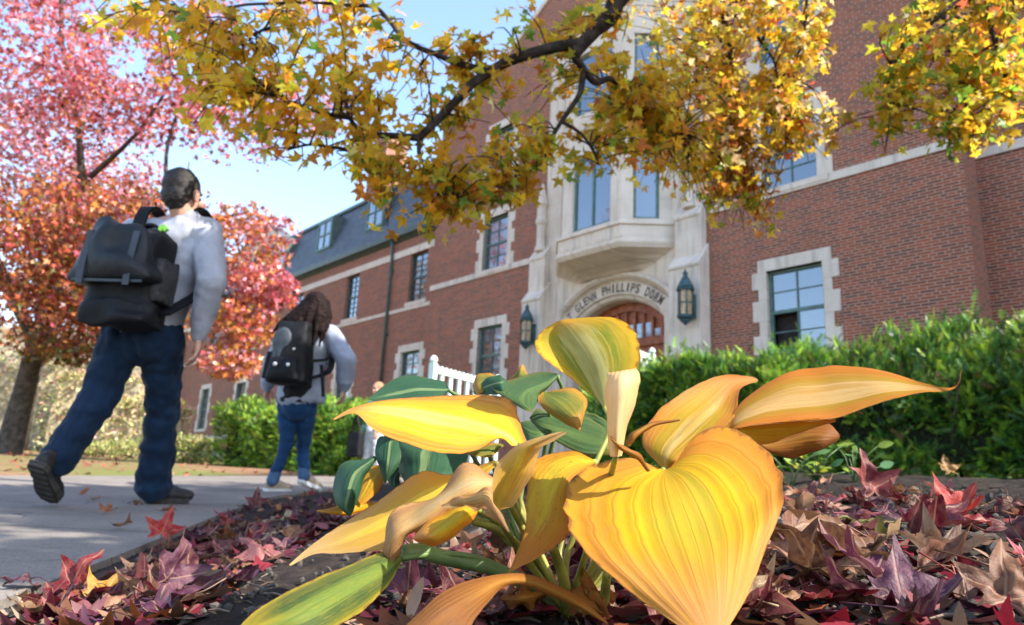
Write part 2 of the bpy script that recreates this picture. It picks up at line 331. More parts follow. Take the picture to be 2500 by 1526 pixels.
# coping of the gable
cp = MB(); pts = gab[2:] 
for p, q in zip(pts, pts[1:]):
    cp.add([(p[0] - U0, -.06, p[1] - .02), (q[0] - U0, -.06, q[1] - .02), (q[0] - U0, .5, q[1] - .02), (p[0] - U0, .5, p[1] - .02), (p[0] - U0, -.06, p[1] + .17), (q[0] - U0, -.06, q[1] + .17), (q[0] - U0, .5, q[1] + .17), (p[0] - U0, .5, p[1] + .17)],
           [(0, 1, 5, 4), (4, 5, 6, 7), (3, 2, 1, 0), (7, 6, 2, 3)])
cp.build('gable_coping', M['stone'], bld)
# wing left and the recessed bay right
NW = 13.25; wa, wb = -62., -18.62
wing_w = [(-20.34, -19.3, 6.2, 7.95, 2, 4, True, 'sill'), (-24.75, -23.8, 6.2, 7.95, 2, 4, True, 'sill'), (-20.46, -19.33, 2.9, 4.47, 2, 2, True, 'quoin'), (-24.85, -23.75, 2.9, 4.47, 2, 2, True, 'quoin')]
for u in (-29.6, -34.6, -39.3, -44.2, -49.2, -54.2): wing_w += [(u, u + 1.1, 6.2, 7.95, 2, 4, True, 'sill'), (u, u + 1.1, 2.3 if u < -36 else 2.9, 4.4, 2, 2, True, 'quoin')]
mb = MB(); mb.panel(L(wa, NW), L(wb, NW), -.6, 8.85, [(h[0] - wa, h[1] - wa, h[2], h[3]) for h in wing_w], .16)
mb.panel(L(wa, 24), L(wa, NW), -.6, 8.85); mb.panel(L(wb, 24), L(wa, 24), -.6, 8.85)
mb.build('wall', M['brick'], bld)
ra, rb = -3.30, 16.
mb = MB(); mb.panel(L(ra, 13.75), L(rb, 13.75), -.6, 9.1, [(h - ra, h + 1.15 - ra, z0, z1) for h in (0., 4., 8., 12.) for z0, z1 in ((Z1F, Z1T), (Z2F, Z2T))], .16)
mb.panel(L(rb, 13.75), L(rb, 24), -.6, 9.1); mb.panel(L(rb, 24), L(ra, 24), -.6, 9.1)
mb.build('wall', M['brick'], bld)
for h in cen: window(h[0], h[1], h[2], h[3], 13., 2, 2, True, 'quoin', open_left=h[4])
for h in wing_w: window(h[0], h[1], h[2], h[3], NW, h[4], h[5], h[6], h[7], wood='dgreen' if h[7] == 'sill' else 'green')
for h in (0., 4., 8., 12.):
    for z0, z1 in ((Z1F, Z1T), (Z2F, Z2T)): window(h, h + 1.15, z0, z1, 13.75, 2, 2, True, 'quoin')
# string courses, plinth
sb = MB()
def course(u0, u1, n, z0, z1, pr=.03): sb.box(u0 - U0, u1 - U0, n - 13 - pr, n - 13 + .02, z0, z1)
course(-18.64, -16.28, 13, 6.28, 6.455); course(-14.72, -13.2, 13, 6.28, 6.455); course(-16.28, -14.72, 13, 6.28, 6.329); course(-8.2, -7.16, 13, 6.28, 6.455); course(-5.55, -3.28, 13, 6.28, 6.455); course(-7.16, -5.55, 13, 6.28, 6.329)
course(ra, rb, 13.75, 6.28, 6.455)
course(-62, -18.63, NW, 7.97, 8.22); course(-62, -18.63, NW, 5.93, 6.06); course(-62, -26, NW, 1.75, 1.93, .1)
for h in wing_w[:0]: pass
sb.build('string_course', M['stone'], bld)
pl_ = MB(); pl_.box(-62 - U0, -26 - U0, NW - 13 - .09, NW - 13 + .02, -.5, 1.2); pl_.build('foundation', M['stone'], bld)
# mansard roofs, gutters, dormers, downpipe, chimney
def roof(u0, u1, n, ze, zt, name='mansard_roof'):
    m = MB(); x0, x1 = u0 - U0, u1 - U0; y = n - 13
    m.profile([(y - .02, ze), (y + .85, zt), (y + 9.9, zt), (y + 10.75, ze)], x0, x1); r = m.build(name, M['slate'], bld)
    e = MB(); e.box(x0, x1, y + .76, y + .98, zt + .004, zt + .14); e.build('ridge_flashing', M['dgreen'], r); return r
rw = roof(-62, -18.63, NW, 8.9, 11.5)
rr = roof(ra, rb, 13.75, 9.16, 11.8)
gt = MB(); gt.profile([(NW - 13 - .26, 8.86), (NW - 13 - .24, 8.72), (NW - 13 - .1, 8.66), (NW - 13, 8.58), (NW - 13, 8.93), (NW - 13 - .26, 8.93)], -62 - U0, -18.9 - U0)
gt.build('gutter', M['dgreen'], bld)
gt = MB(); gt.profile([(.75 - .3, 9.14), (.75 - .28, 9.0), (.75 - .1, 8.94), (.75, 8.86), (.75, 9.22), (.75 - .3, 9.22)], -3.2 - U0, rb - U0); gt.build('gutter', M['dgreen'], bld)
for u in (-23.95, -28.1, -32.5, -37.2, -41.9, -46.6, -51.3):
    d = MB(); x0, x1 = u - U0 - .17, u + 1.05 - U0 + .17; d.box(x0, x1, NW - 13 + .22, NW - 13 + 1., 9.62, 11.2)
    do = d.build('dormer', M['dgreen'], bld)
    f = MB(); yy = NW - 13 + .2
    for a, b, e, g in ((x0 + .08, x0 + .16, 9.74, 11.08), (x1 - .16, x1 - .08, 9.74, 11.08), (x0 + .16, x1 - .16, 11., 11.08), (x0 + .16, x1 - .16, 9.74, 9.84), ((x0 + x1) / 2 - .02, (x0 + x1) / 2 + .02, 9.84, 11.), (x0 + .16, x1 - .16, 10.4, 10.45)): f.box(a, b, yy - .03, yy + .019, e, g)
    f.build('frame', M['green'], do); g = MB(); g.box(x0 + .16, x1 - .16, yy + .004, yy + .017, 9.84, 11.); g.build('pane', M['glass'], do)
p = MB(); px = -21.45 - U0; p.tube([(px, NW - 13 - .16, 8.75), (px, NW - 13 - .11, 8.45), (px, NW - 13 - .09, 8.2), (px, NW - 13 - .09, .2)], .055, 10)
for z in (7.5, 5.2, 2.9): p.box(px - .09, px + .09, NW - 13 - .1, NW - 13, z, z + .06)
p.build('downpipe', M['dgreen'], bld, True)
p = MB(); p.box(-26.0 - U0, -24.6 - U0, 1.35, 2.4, 11., 14.2); p.box(-26.1 - U0, -24.5 - U0, 1.25, 2.5, 14.2, 14.4); p.build('chimney', M['brick'], bld)
p = MB()   # main gabled roof behind the parapet
gy = [(q[0] - U0, q[1] - .12) for q in gab[2:]]; n = len(gy)
p.add([(x, .46, z) for x, z in gy] + [(x, 10.9, z) for x, z in gy], [(i, i + 1, n + i + 1, n + i) for i in range(n - 1)] + [tuple(range(2 * n - 1, n - 1, -1))]); p.build('gable_roof', M['slate'], bld)

# entrance bay ---------------------------------------------------------
UC, ZC = -10.95, 2.85; xc = UC - U0
e = MB(); PF = -.02
th0 = [math.pi - math.asin(min(1, 1.35 / 1.9)) * 0]  # unused spring angle
def arc(r, half, n=28):
    a = math.asin(min(.999, half / r)); return [(xc + r * math.sin(-a + 2 * a * k / n), ZC + r * math.cos(-a + 2 * a * k / n)) for k in range(n + 1)]
HW = [1.92, 1.75, 1.70, 1.56, 1.50, 1.42]; RAD = [2.56, 2.46, 2.38, 2.08, 2.02, 1.90]; YY = [PF, PF - .05, PF + .06, PF + .08, PF + .16, PF + .17]
# flat spandrel above the outer arc, up to the oriel and beyond
xa, xb = -13.35 - U0, -8.35 - U0
o0 = arc(2.5, 1.76)
jl = (xc - 1.76, 0.), (xc + 1.76, 0.)
for (p, q) in zip(o0, o0[1:]): e.add([(p[0], PF, p[1]), (q[0], PF, q[1]), (q[0], PF, 13.), (p[0], PF, 13.)], [(0, 1, 2, 3)])
for x0, x1 in ((xa, xc - 1.76), (xc + 1.76, xb)): e.add([(x0, PF, -.4), (x1, PF, -.4), (x1, PF, 13.), (x0, PF, 13.)], [(0, 1, 2, 3)])
e.add([(xa, PF, -.4), (xa, PF, 13.), (xa, .3, 13.), (xa, .3, -.4)], [(0, 1, 2, 3)]); e.add([(xb, PF, -.4), (xb, .3, -.4), (xb, .3, 13.), (xb, PF, 13.)], [(0, 1, 2, 3)])
e.add([(xa, PF, 13.), (xb, PF, 13.), (xb, .3, 13.), (xa, .3, 13.)], [(0, 1, 2, 3)])
es = e.build('entrance_surround', M['stone'], bld)
# stepped arch mouldings: rings that run down the jambs
def ring(prof):
    m = MB(); rows = []
    for r, hw, y in prof:
        a = arc(r, hw); rows.append([(a[0][0], y, -.3)] + [(x, y, z) for x, z in a] + [(a[-1][0], y, -.3)])
    n = len(rows[0])
    for A_, B_ in zip(rows, rows[1:]): m.add(A_ + B_, [(i, n + i, n + i + 1, i + 1) for i in range(n - 1)])
    return m
m = ring([(2.5, 1.76, PF), (2.57, 1.83, PF - .004), (2.57, 1.83, PF - .07), (2.50, 1.76, PF - .085), (2.44, 1.71, PF - .02), (2.43, 1.705, PF + .05), (2.38, 1.67, PF + .12), (2.35, 1.65, PF + .05), (2.06, 1.50, PF + .055), (2.04, 1.48, PF + .12), (1.97, 1.45, PF + .15), (1.93, 1.42, PF + .22), (1.93, 1.42, PF + .62)])
m.build('arch_moulding', M['stone'], es, True)
# carved inscription
def text_mesh(ch, size):
    cu = bpy.data.curves.new('t', 'FONT'); cu.body = ch; cu.size = size; cu.extrude = .004; cu.align_x = 'CENTER'; cu.offset = .006
    ob = bpy.data.objects.new('t', cu); COL.objects.link(ob); dg = bpy.context.evaluated_depsgraph_get(); dg.update()
    me = bpy.data.meshes.new_from_object(ob.evaluated_get(dg)); v = [tuple(q.co) for q in me.vertices]; f = [tuple(p.vertices) for p in me.polygons]
    bpy.data.objects.remove(ob); bpy.data.curves.remove(cu); bpy.data.meshes.remove(me); return v, f
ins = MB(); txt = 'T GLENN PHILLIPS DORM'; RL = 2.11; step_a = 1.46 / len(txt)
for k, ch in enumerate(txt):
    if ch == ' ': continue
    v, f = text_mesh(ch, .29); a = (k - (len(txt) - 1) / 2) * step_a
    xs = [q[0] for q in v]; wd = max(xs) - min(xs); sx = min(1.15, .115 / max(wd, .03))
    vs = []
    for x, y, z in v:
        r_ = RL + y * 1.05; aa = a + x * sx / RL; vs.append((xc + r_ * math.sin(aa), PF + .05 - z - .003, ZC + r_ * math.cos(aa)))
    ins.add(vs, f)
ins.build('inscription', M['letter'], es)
# doorway: wooden frame, transom lights and double doors
d = MB(); yd = PF + .5
fr = ring([(1.93, 1.42, yd), (1.93, 1.42, yd + .02), (1.72, 1.28, yd + .02), (1.72, 1.28, yd + .1)]); fr_o = fr.build('door_frame', M['wood'], bld)
ar = arc(1.72, 1.28); d.add([(x, yd + .1, z) for x, z in ar] + [(xc + 1.28, yd + .1, .2), (xc - 1.28, yd + .1, .2)], [tuple(range(len(ar) + 2))[::-1]])
for z0, z1 in ((3.66, 3.86), (3.30, 3.44)): d.box(xc - 1.26, xc + 1.26, yd + .03, yd + .099, z0, z1)
for q in range(-4, 5): d.box(xc + q * .27 - .035, xc + q * .27 + .035, yd + .04, yd + .098, 3.86, ZC + math.sqrt(1.72 ** 2 - (q * .27) ** 2) - .01)
for x in (-1.24, -.62, -.04, .04, .62, 1.16): d.box(xc + x, xc + x + .1, yd + .035, yd + .097, .4, 3.31)
for z in (.4, 1.5, 2.5): d.box(xc - 1.24, xc + 1.24, yd + .045, yd + .095, z, z + .12)
do = d.build('door', M['wood'], bld)
g = MB()
for q in range(-4, 4): g.box(xc + q * .27 + .05, xc + q * .27 + .22, yd + .07, yd + .092, 3.88, 4.22 if -4 < q < 3 else 4.05)
for x in (-1.1, -.5, .16, .74): g.box(xc + x, xc + x + .36, yd + .07, yd + .092, 1.65, 3.28)
g.build('pane', M['glass'], do)
# buttresses either side
def buttress(x0, x1):
    b = MB()
    b.profile([(-.40, -.4), (-.40, 5.02), (-.43, 5.05), (-.43, 5.1), (PF - .002, 5.62), (PF - .002, -.4)][::-1], x0, x1)
    b.profile([(-.24, 5.1), (-.24, 6.22), (-.27, 6.25), (-.27, 6.3), (PF - .002, 6.66), (PF - .002, 5.1)][::-1], x0 + .06, x1 - .06)
    cx = (x0 + x1) / 2; b.lathe([(.17, 6.5), (.17, 6.62), (.13, 6.66), (.13, 7.25), (.17, 7.3), (.17, 7.42), (.14, 7.46), (.14, 7.75), (.19, 7.85), (.12, 8.1), (.02, 8.5)], (cx, PF - .1, 0), 8)
    return b.build('buttress', M['stone'], es, bevel=.012)
buttress(-14.05 - U0 + .28, -13.05 - U0 + .0); buttress(-9.02 - U0, -8.2 - U0 - .02)
sp = MB(); sp.box(-13.9 - U0, -13.35 - U0 - .001, -.015, .05, -.4, 6.4); sp.build('stone_pier', M['stone'], es)
# oriel bay: canted three-sided bay window on stepped corbels
def plan(p, f=1.): return [(-12.87 - U0 + p * 0, PF), (-11.97 - U0, -.9 * f), (-10.0 - U0, -.9 * f), (-9.1 - U0, PF)]
def bayring(b, off0, z0, off1, z1):
    def P(o): cx_ = -10.985 - U0; return [(cx_ - (1.885 + o), PF), (cx_ - (.985 + o * .45), -.9 - o), (cx_ + .985 + o * .45, -.9 - o), (cx_ + 1.885 + o, PF)]
    a, c = P(off0), P(off1); b.add([(x, y, z0) for x, y in a] + [(x, y, z1) for x, y in c], [(i, i + 1, 5 + i, 4 + i) for i in range(3)] + [(0, 4, 7, 3), (3, 2, 1, 0), (4, 5, 6, 7)])
b = MB()
for o0, z0, o1, z1 in ((-.74, 5.36, -.64, 5.41), (-.70, 5.41, -.46, 5.50), (-.50, 5.50, -.36, 5.55), (-.40, 5.55, -.14, 5.65), (-.18, 5.65, -.03, 5.70), (-.02, 5.70, .05, 5.80), (.05, 5.80, .05, 5.88), (0., 5.88, 0., 6.24), (.05, 6.24, .05, 6.32)): bayring(b, o0, z0, o1, z1)
for k in range(7):
    x = -11.9 - U0 + k * .29; b.box(x, x + .05, -.93, -.88, 5.93, 6.2); b.box(x + .06, x + .235, -.915, -.88, 5.93, 5.96)
ob = b.build('oriel_bay', M['stone'], bld, bevel=.012)
st = MB(); cx_ = -10.985 - U0
Q = [(cx_ - 1.80, PF), (cx_ - .94, -.82), (cx_ + .94, -.82), (cx_ + 1.80, PF)]
for z0, z1, wz0, wz1 in ((6.32, 9.3, 6.42, 8.35), (9.3, 12.6, 9.55, 11.3)):
    for (p, q) in zip(Q, Q[1:]):
        Lq = (Vector(q) - Vector(p)).length; hw = .62 if Lq > 1.5 else .3
        st.panel(p, q, z0, z1, [(Lq / 2 - hw, Lq / 2 + hw, wz0, wz1)], .14)
        dv = (Vector(q) - Vector(p)) / Lq; iv = Vector((-dv.y, dv.x)); fo = MB(); gl_ = MB()
        def bx(m_, s0, s1, k0, k1, a_, c_):
            vs = [(*(Vector(p) + dv * s + iv * kk), z) for z in (a_, c_) for kk in (k0, k1) for s in (s0, s1)]
            m_.add(vs, [(0, 2, 3, 1), (4, 5, 7, 6), (0, 1, 5, 4), (2, 6, 7, 3), (0, 4, 6, 2), (1, 3, 7, 5)])
        s0, s1 = Lq / 2 - hw, Lq / 2 + hw
        bx(fo, s0, s0 + .07, .08, .15, wz0, wz1); bx(fo, s1 - .07, s1, .08, .15, wz0, wz1); bx(fo, s0 + .07, s1 - .07, .081, .15, wz0, wz0 + .07); bx(fo, s0 + .07, s1 - .07, .081, .15, wz1 - .07, wz1)
        if hw > .5: bx(fo, Lq / 2 - .03, Lq / 2 + .03, .082, .15, wz0 + .07, wz1 - .07)
        w_ = fo.build('window', M['green'], ob); bx(gl_, s0 + .03, s1 - .03, .11, .12, wz0 + .03, wz1 - .03); gl_.build('pane', M['glass'], w_)
st.add([(x, y, 12.6) for x, y in Q], [(0, 1, 2, 3)])
st.build('bay_wall', M['stone'], ob)

# wall lanterns ---------------------------------------------------------
def lantern(u, n, z, label):
    o = wpt(u, n, z); r = empty('wall_lantern', o, -WAZ); tag(r, label, 'lantern', 'copper lanterns beside the arched doorway')
    h = MB(); sg = 6
    for k in range(6):
        a = math.pi / 3 * k + .26; x, y = math.cos(a) * .155, math.sin(a) * .155; h.tube([(x, y, -.36), (x, y, .2)], .016, 5)
    for z0, z1, r0, r1 in ((-.40, -.36, .15, .18), (-.36, -.33, .18, .18), (.2, .24, .19, .19), (-.08, -.06, .165, .165)): h.lathe([(r0, z0), (r1, z1)], seg=12)
    h.lathe([(.19, .24), (.15, .34), (.10, .44), (.055, .52), (.04, .56), (.07, .585), (.04, .61), (.02, .66), (.004, .70)], seg=12)
    h.lathe([(.10, -.40), (.12, -.44), (.05, -.50), (.015, -.54)], seg=12)
    h.build('lantern_frame', M['copper'], r, True)
    g = MB(); g.lathe([(.145, -.35), (.145, .2)], seg=12); g.build('glass', M['amber'], r)
    b_ = MB(); b_.box(-.09, .09, .17, .262, -.36, .16); b_.tube([(0, .21, .05), (0, .1, .05)], .03, 6); b_.tube([(0, .21, -.2), (0, .1, -.2)], .03, 6); b_.build('wall_bracket', M['copper'], r)
    return r
lantern(-8.40, 12.33, 4.22, 'green copper lantern on the buttress between arched doorway and open sash window')
lantern(-13.25, 12.33, 4.22, 'green copper lantern on the buttress above the hosta, beside the railing')

# ------------------------------------------------------------------ trees
M['bark'] = plain('bark', (.042, .031, .026), .95, .5, 18., .8, 45, .15)
M['grey_bark'] = plain('grey_bark', (.085, .07, .058), .95, .4, 9., .8, 25, .15)
M['tree_leaf'] = leafmat('autumn_leaf', trans=.6, rough=.45, gain=1.2, spec=.3)
M['far_leaf'] = leafmat('maple_leaf', trans=.32, rough=.34, gain=1.2, spec=.6)
def star(n=5, notch=.40, seed=0):
    """outline of a five pointed sweetgum leaf, unit length, stalk at the origin, tip along +y"""
    angs = [-128, -66, 0, 66, 128]; ln = [.52, .82, 1., .82, .52]; pts = [(.0, -.05)]
    for k, (a, l) in enumerate(zip(angs, ln)):
        if k: m = (angs[k - 1] + a) / 2; pts.append((math.sin(R(m)) * notch, math.cos(R(m)) * notch + .05))
        for da, f in ((-15, .66), (0, 1.), (15, .66)): pts.append((math.sin(R(a + da)) * l * f, math.cos(R(a + da)) * l * f + .05))
    return pts
def spray(n=8):
    V, F_ = [(-.02, 0), (.02, 0), (0, 1.12)], [(0, 1, 2)]
    for k in range(n):
        y = .06 + .92 * k / n; l = .30 * (1 - .45 * (k / n)) * (.7 + .3 * (k > 0))
        for s_ in (-1, 1): b = len(V); V += [(0, y - .03), (0, y + .055), (s_ * l, y + .17)]; F_.append((b, b + 1, b + 2) if s_ < 0 else (b + 1, b, b + 2))
    return V, F_
SPV, SPF = spray()
STAR = star()
STAR_S = [(0, -.04)] + [(math.sin(R(a)) * l, math.cos(R(a)) * l + .08) for a, l in ((-128, .5), (-97, .33), (-66, .8), (-33, .38), (0, 1.), (33, .38), (66, .8), (97, .33), (128, .5))]
def leaves_mesh(name, P, ax, nr, size, cols, shape, curl=.25, faces=None):
    """one mesh of n leaves: P base points, ax stalk->tip directions, nr face normals, size, cols (n,3)"""
    n = len(P); ax = ax / np.linalg.norm(ax, axis=1)[:, None]; nr = nr - ax * (nr * ax).sum(1)[:, None]; nr /= np.linalg.norm(nr, axis=1)[:, None] + 1e-9; sd = np.cross(ax, nr)
    S = np.array(list(shape) if faces is not None else [(0, .1)] + list(shape)); m = len(S); r2 = (S ** 2).sum(1)
    cv = rng.normal(0, curl, n)[:, None]; fold = np.abs(rng.normal(0, curl * .8, n))[:, None]
    z = -cv * r2[None] + fold * np.abs(S[:, 0])[None]
    V = P[:, None] + (sd[:, None] * S[None, :, 0, None] + ax[:, None] * S[None, :, 1, None] + nr[:, None] * z[..., None]) * size[:, None, None]
    k = np.arange(m - 1); f = np.array(faces) if faces is not None else np.stack([np.zeros(m - 1, int), 1 + k, 1 + (k + 1) % (m - 1)], 1)
    F = (f[None] + (np.arange(n) * m)[:, None, None]).reshape(-1, 3)
    me = bpy.data.meshes.new(name); nv = n * m; me.vertices.add(nv); me.vertices.foreach_set('co', V.astype(np.float32).ravel())
    me.loops.add(len(F) * 3); me.loops.foreach_set('vertex_index', F.astype(np.int32).ravel()); me.polygons.add(len(F)); me.polygons.foreach_set('loop_start', np.arange(0, len(F) * 3, 3, dtype=np.int32))
    me.update(calc_edges=True); a = me.color_attributes.new('tint', 'FLOAT_COLOR', 'POINT'); C4 = np.ones((n, m, 4), np.float32); C4[..., :3] = cols[:, None]; a.data.foreach_set('color', C4.ravel()); me.validate(); return me
def rdir(n, bias=(0, 0, 0), k=1.):
    v = rng.normal(0, 1, (n, 3)); v /= np.linalg.norm(v, axis=1)[:, None]; return v * k + np.array(bias)
def pick(pal, w, n, jit=.18):
    pal = np.array(pal); i = rng.choice(len(pal), n, p=np.array(w) / sum(w)); return np.clip(pal[i] * rng.normal(1, jit, (n, 1)) * rng.normal(1, .07, (n, 3)), .005, .9)

# the sweetgum overhead: trunk right of the camera, limbs reaching over the path
gum = empty('sweetgum_tree', (4.3, 2.3, ground_z(4.3, 2.3)))
tag(gum, 'tall sweetgum with golden star shaped leaves hanging over the path and doorway', 'tree')
GO = Vector(gum.location)
def rel(P): return [Vector(p) - GO for p in P]
b = MB(); b.tube(rel([(4.3, 2.3, GO.z - .2), (4.3, 2.3, GO.z + .2), (4.28, 2.3, 1.5), (4.2, 2.35, 3.2), (4.1, 2.45, 4.6), (4.0, 2.4, 6.2), (3.8, 2.2, 8.)]), [.34, .27, .22, .2, .17, .12, .05], 14); b.build('trunk', M['bark'], gum, True)
z2 = lambda x, y: (700 + x * .4654, y * .4654)
z3 = lambda x, y: (1500 + x * .5319, y * .5319)
nodes = []        # (point, radius) on the limbs, twigs start here
def limb(pts, r0, r1, seg=8, name='branch'):
    P = crom([tuple(p) for p in pts], len(pts) * 5); n = len(P); rr = [r0 + (r1 - r0) * k / (n - 1) for k in range(n)]
    P = [Vector(p) + Vector((mnoise(Vector(p) * 5) * .012, mnoise(Vector(p) * 5 + Vector((9, 0, 0))) * .012, mnoise(Vector(p) * 5 + Vector((0, 9, 0))) * .012)) for p in P]
    m = MB(); m.tube([p - GO for p in P], rr, seg); m.build(name, M['bark'], gum, True)
    for p, r_ in zip(P, rr): nodes.append((p, r_))
A2 = lambda q, d: at(*z2(*q), d)
limb([(4.12, 2.45, 4.55), (3.2, 2.9, 4.55), (1.9, 3.5, 4.2), (1.05, 3.8, 3.6), A2((1790, -60), 4.3), A2((1690, 90), 4.25), A2((1600, 170), 4.2), A2((1500, 285), 4.15)], .09, .036, 10)
limb([A2((1545, 225), 4.17), A2((1430, 240), 4.15), A2((1290, 275), 4.1), A2((1150, 330), 4.1), A2((1050, 385), 4.05), A2((950, 460), 4.), A2((850, 570), 4.), A2((760, 660), 3.95), A2((690, 725), 3.95)], .034, .021)
limb([A2((690, 725), 3.95), A2((560, 715), 3.9), A2((400, 715), 3.9), A2((350, 740), 3.9), A2((330, 790), 3.92), A2((400, 850), 3.95), A2((520, 960), 4.)], .021, .007)
limb([A2((1060, 375), 4.05), A2((900, 330), 4.1), A2((780, 280), 4.15), A2((680, 240), 4.15), A2((600, 190), 4.15), A2((530, 110), 4.2), A2((460, 45), 4.2), A2((300, 25), 4.25), A2((100, 10), 4.3), A2((-250, 30), 4.35), A2((-700, 90), 4.4)], .019, .007)
limb([A2((400, 715), 3.9), A2((370, 670), 3.9), A2((330, 610), 3.9), A2((310, 500), 3.95)], .018, .008, 6)
limb([A2((330, 615), 3.9), A2((220, 600), 3.85), A2((100, 570), 3.8), A2((0, 530), 3.75), A2((-120, 450), 3.7)], .014, .007, 6)
limb([A2((340, 790), 3.9), A2((240, 770), 3.85), A2((130, 760), 3.8), A2((0, 790), 3.8)], .012, .006, 6)
limb([A2((690, 735), 3.95), A2((700, 830), 3.95), A2((780, 950), 4.), A2((900, 1040), 4.)], .014, .006, 6)
limb([A2((1500, 285), 4.15), A2((1540, 340), 4.2), A2((1620, 430), 4.3), A2((1700, 415), 4.35), A2((1780, 480), 4.45), A2((1830, 560), 4.6), A2((1930, 610), 4.75), A2((2080, 690), 5.)], .025, .008)
limb([A2((1550, 350), 4.2), A2((1540, 480), 4.2), A2((1480, 590), 4.2), A2((1440, 640), 4.2), A2((1380, 730), 4.2), A2((1350, 830), 4.2), A2((1250, 920), 4.2), A2((1150, 1010), 4.2)], .019, .006)
limb([A2((1440, 640), 4.2), A2((1560, 720), 4.3), A2((1640, 860), 4.4)], .012, .006, 6)
limb([A2((-600, 30), 4.3), A2((-350, 150), 4.1), A2((-200, 180), 4.), A2((-120, 160), 4.)], .012, .008, 6)
A3 = lambda q, d: at(*z3(*q), d)
limb([(4.15, 2.4, 4.2), (3.4, 3.6, 4.3), A3((900, -120), 5.6), A3((720, -60), 5.7), A3((520, 20), 5.7), A3((515, 150), 5.7), A3((535, 300), 5.6), A3((538, 480), 5.6), A3((560, 700), 5.6)], .05, .008)
limb([A3((520, 80), 5.7), A3((590, 70), 5.7), A3((620, 120), 5.6), A3((720, 260), 5.6), A3((760, 420), 5.5), A3((780, 560), 5.5)], .016, .006, 6)
limb([A3((516, 160), 5.7), A3((420, 300), 5.9), A3((330, 420), 6.), A3((250, 560), 6.1)], .014, .006, 6)
limb([A3((900, -100), 5.6), A3((880, 60), 5.6), A3((860, 200), 5.6), A3((800, 330), 5.6)], .014, .006, 6)
limb([(4.1, 2.45, 4.0), (4.0, 3.6, 4.2), A3((1950, -250), 5.1), A3((1700, -60), 5.), A3((1500, 60), 5.), A3((1320, 220), 5.), A3((1250, 380), 4.95), A3((1230, 560), 4.95)], .05, .01)
limb([A3((1700, -60), 5.), A3((1740, 150), 4.9), A3((1780, 330), 4.9), A3((1850, 480), 4.9)], .02, .008, 6)
limb([A3((1500, 60), 5.), A3((1540, 240), 4.9), A3((1600, 420), 4.9), A3((1620, 640), 4.9)], .016, .006, 6)
nodes_np = np.array([tuple(p) for p, r_ in nodes])
# zones of foliage in the picture: polygon (px), depth range, number of twigs, palette weights
GOLD = [(.80, .47, .03), (.72, .37, .025), (.82, .58, .06), (.46, .44, .04), (.20, .34, .04), (.74, .25, .04), (.75, .16, .08), (.58, .29, .04), (.86, .70, .30), (.86, .54, .32)]  # last two are pale tints standing for sun glints on the farther leaves
zones = [([(150, 0), (900, 0), (900, 100), (760, 190), (560, 230), (330, 170), (150, 90)], (3.6, 4.6), 64, [7, 6, 3, 2, .6, .3, 0, 1.5]),
         ([(440, 190), (900, 90), (980, 60), (960, 330), (870, 420), (640, 420), (500, 330), (430, 290)], (3.4, 4.5), 80, [7, 6, 3, 2, .6, .3, 0, 1.5]),
         ([(850, 360), (1000, 350), (1080, 460), (1110, 570), (960, 580), (890, 470)], (3.7, 4.4), 34, [6, 4, 3, 2, 1, 1, 0, 1]),
         ([(950, 150), (1260, 0), (1300, 40), (1130, 330), (980, 330)], (3.9, 4.5), 20, [5, 5, 2, 2, 1, 1, 0, 2]),
         ([(1020, 330), (1130, 300), (1300, 290), (1400, 330), (1360, 450), (1250, 520), (1090, 560), (1020, 470)], (3.8, 4.5), 62, [6, 4, 3, 3, 1, 1, 0, 1]),
         ([(1180, 60), (1500, 0), (1560, 300), (1400, 340), (1250, 280), (1100, 320)], (4., 5.), 58, [5, 4, 3, 2, 1, 1, 0, 2]),
         ([(1400, 240), (1620, 160), (1650, 400), (1560, 440), (1420, 420)], (4.3, 5.4), 80, [6, 3, 4, 2, 1, 1, 0, 1]),
         ([(1500, 0), (2030, 0), (2010, 200), (1900, 260), (1600, 200)], (5., 6.6), 175, [7, 3, 7, 2, .6, 1.5, .5, .5]),
         ([(1560, 180), (1900, 200), (2040, 300), (2040, 390), (1930, 400), (1800, 470), (1740, 540), (1680, 500), (1540, 445)], (5.1, 6.4), 280, [7, 2, 8, 2, .6, 2, 1, .6]),
         ([(1720, 440), (1800, 440), (1910, 550), (1880, 575), (1740, 550)], (5.2, 5.8), 55, [5, 2, 6, 2, 1, 4, 2, 0]),
         ([(2170, 0), (2500, 0), (2500, 240), (2300, 230), (2170, 150)], (4.4, 5.6), 95, [6, 3, 4, 4, 3, 1, 1, 1]),
         ([(2140, 200), (2260, 130), (2500, 200), (2500, 320), (2400, 350), (2350, 410), (2280, 330), (2160, 390)], (4.4, 5.3), 98, [6, 2, 4, 5, 4, 1, 0, 0])]
def inside(poly, x, y):
    c = False; n = len(poly)
    for k in range(n):
        (x0, y0), (x1, y1) = poly[k], poly[(k + 1) % n]
        if (y0 > y) != (y1 > y) and x < (x1 - x0) * (y - y0) / (y1 - y0) + x0: c = not c
    return c
tw = MB(); LP, LA, LN, LS, LC = [], [], [], [], []
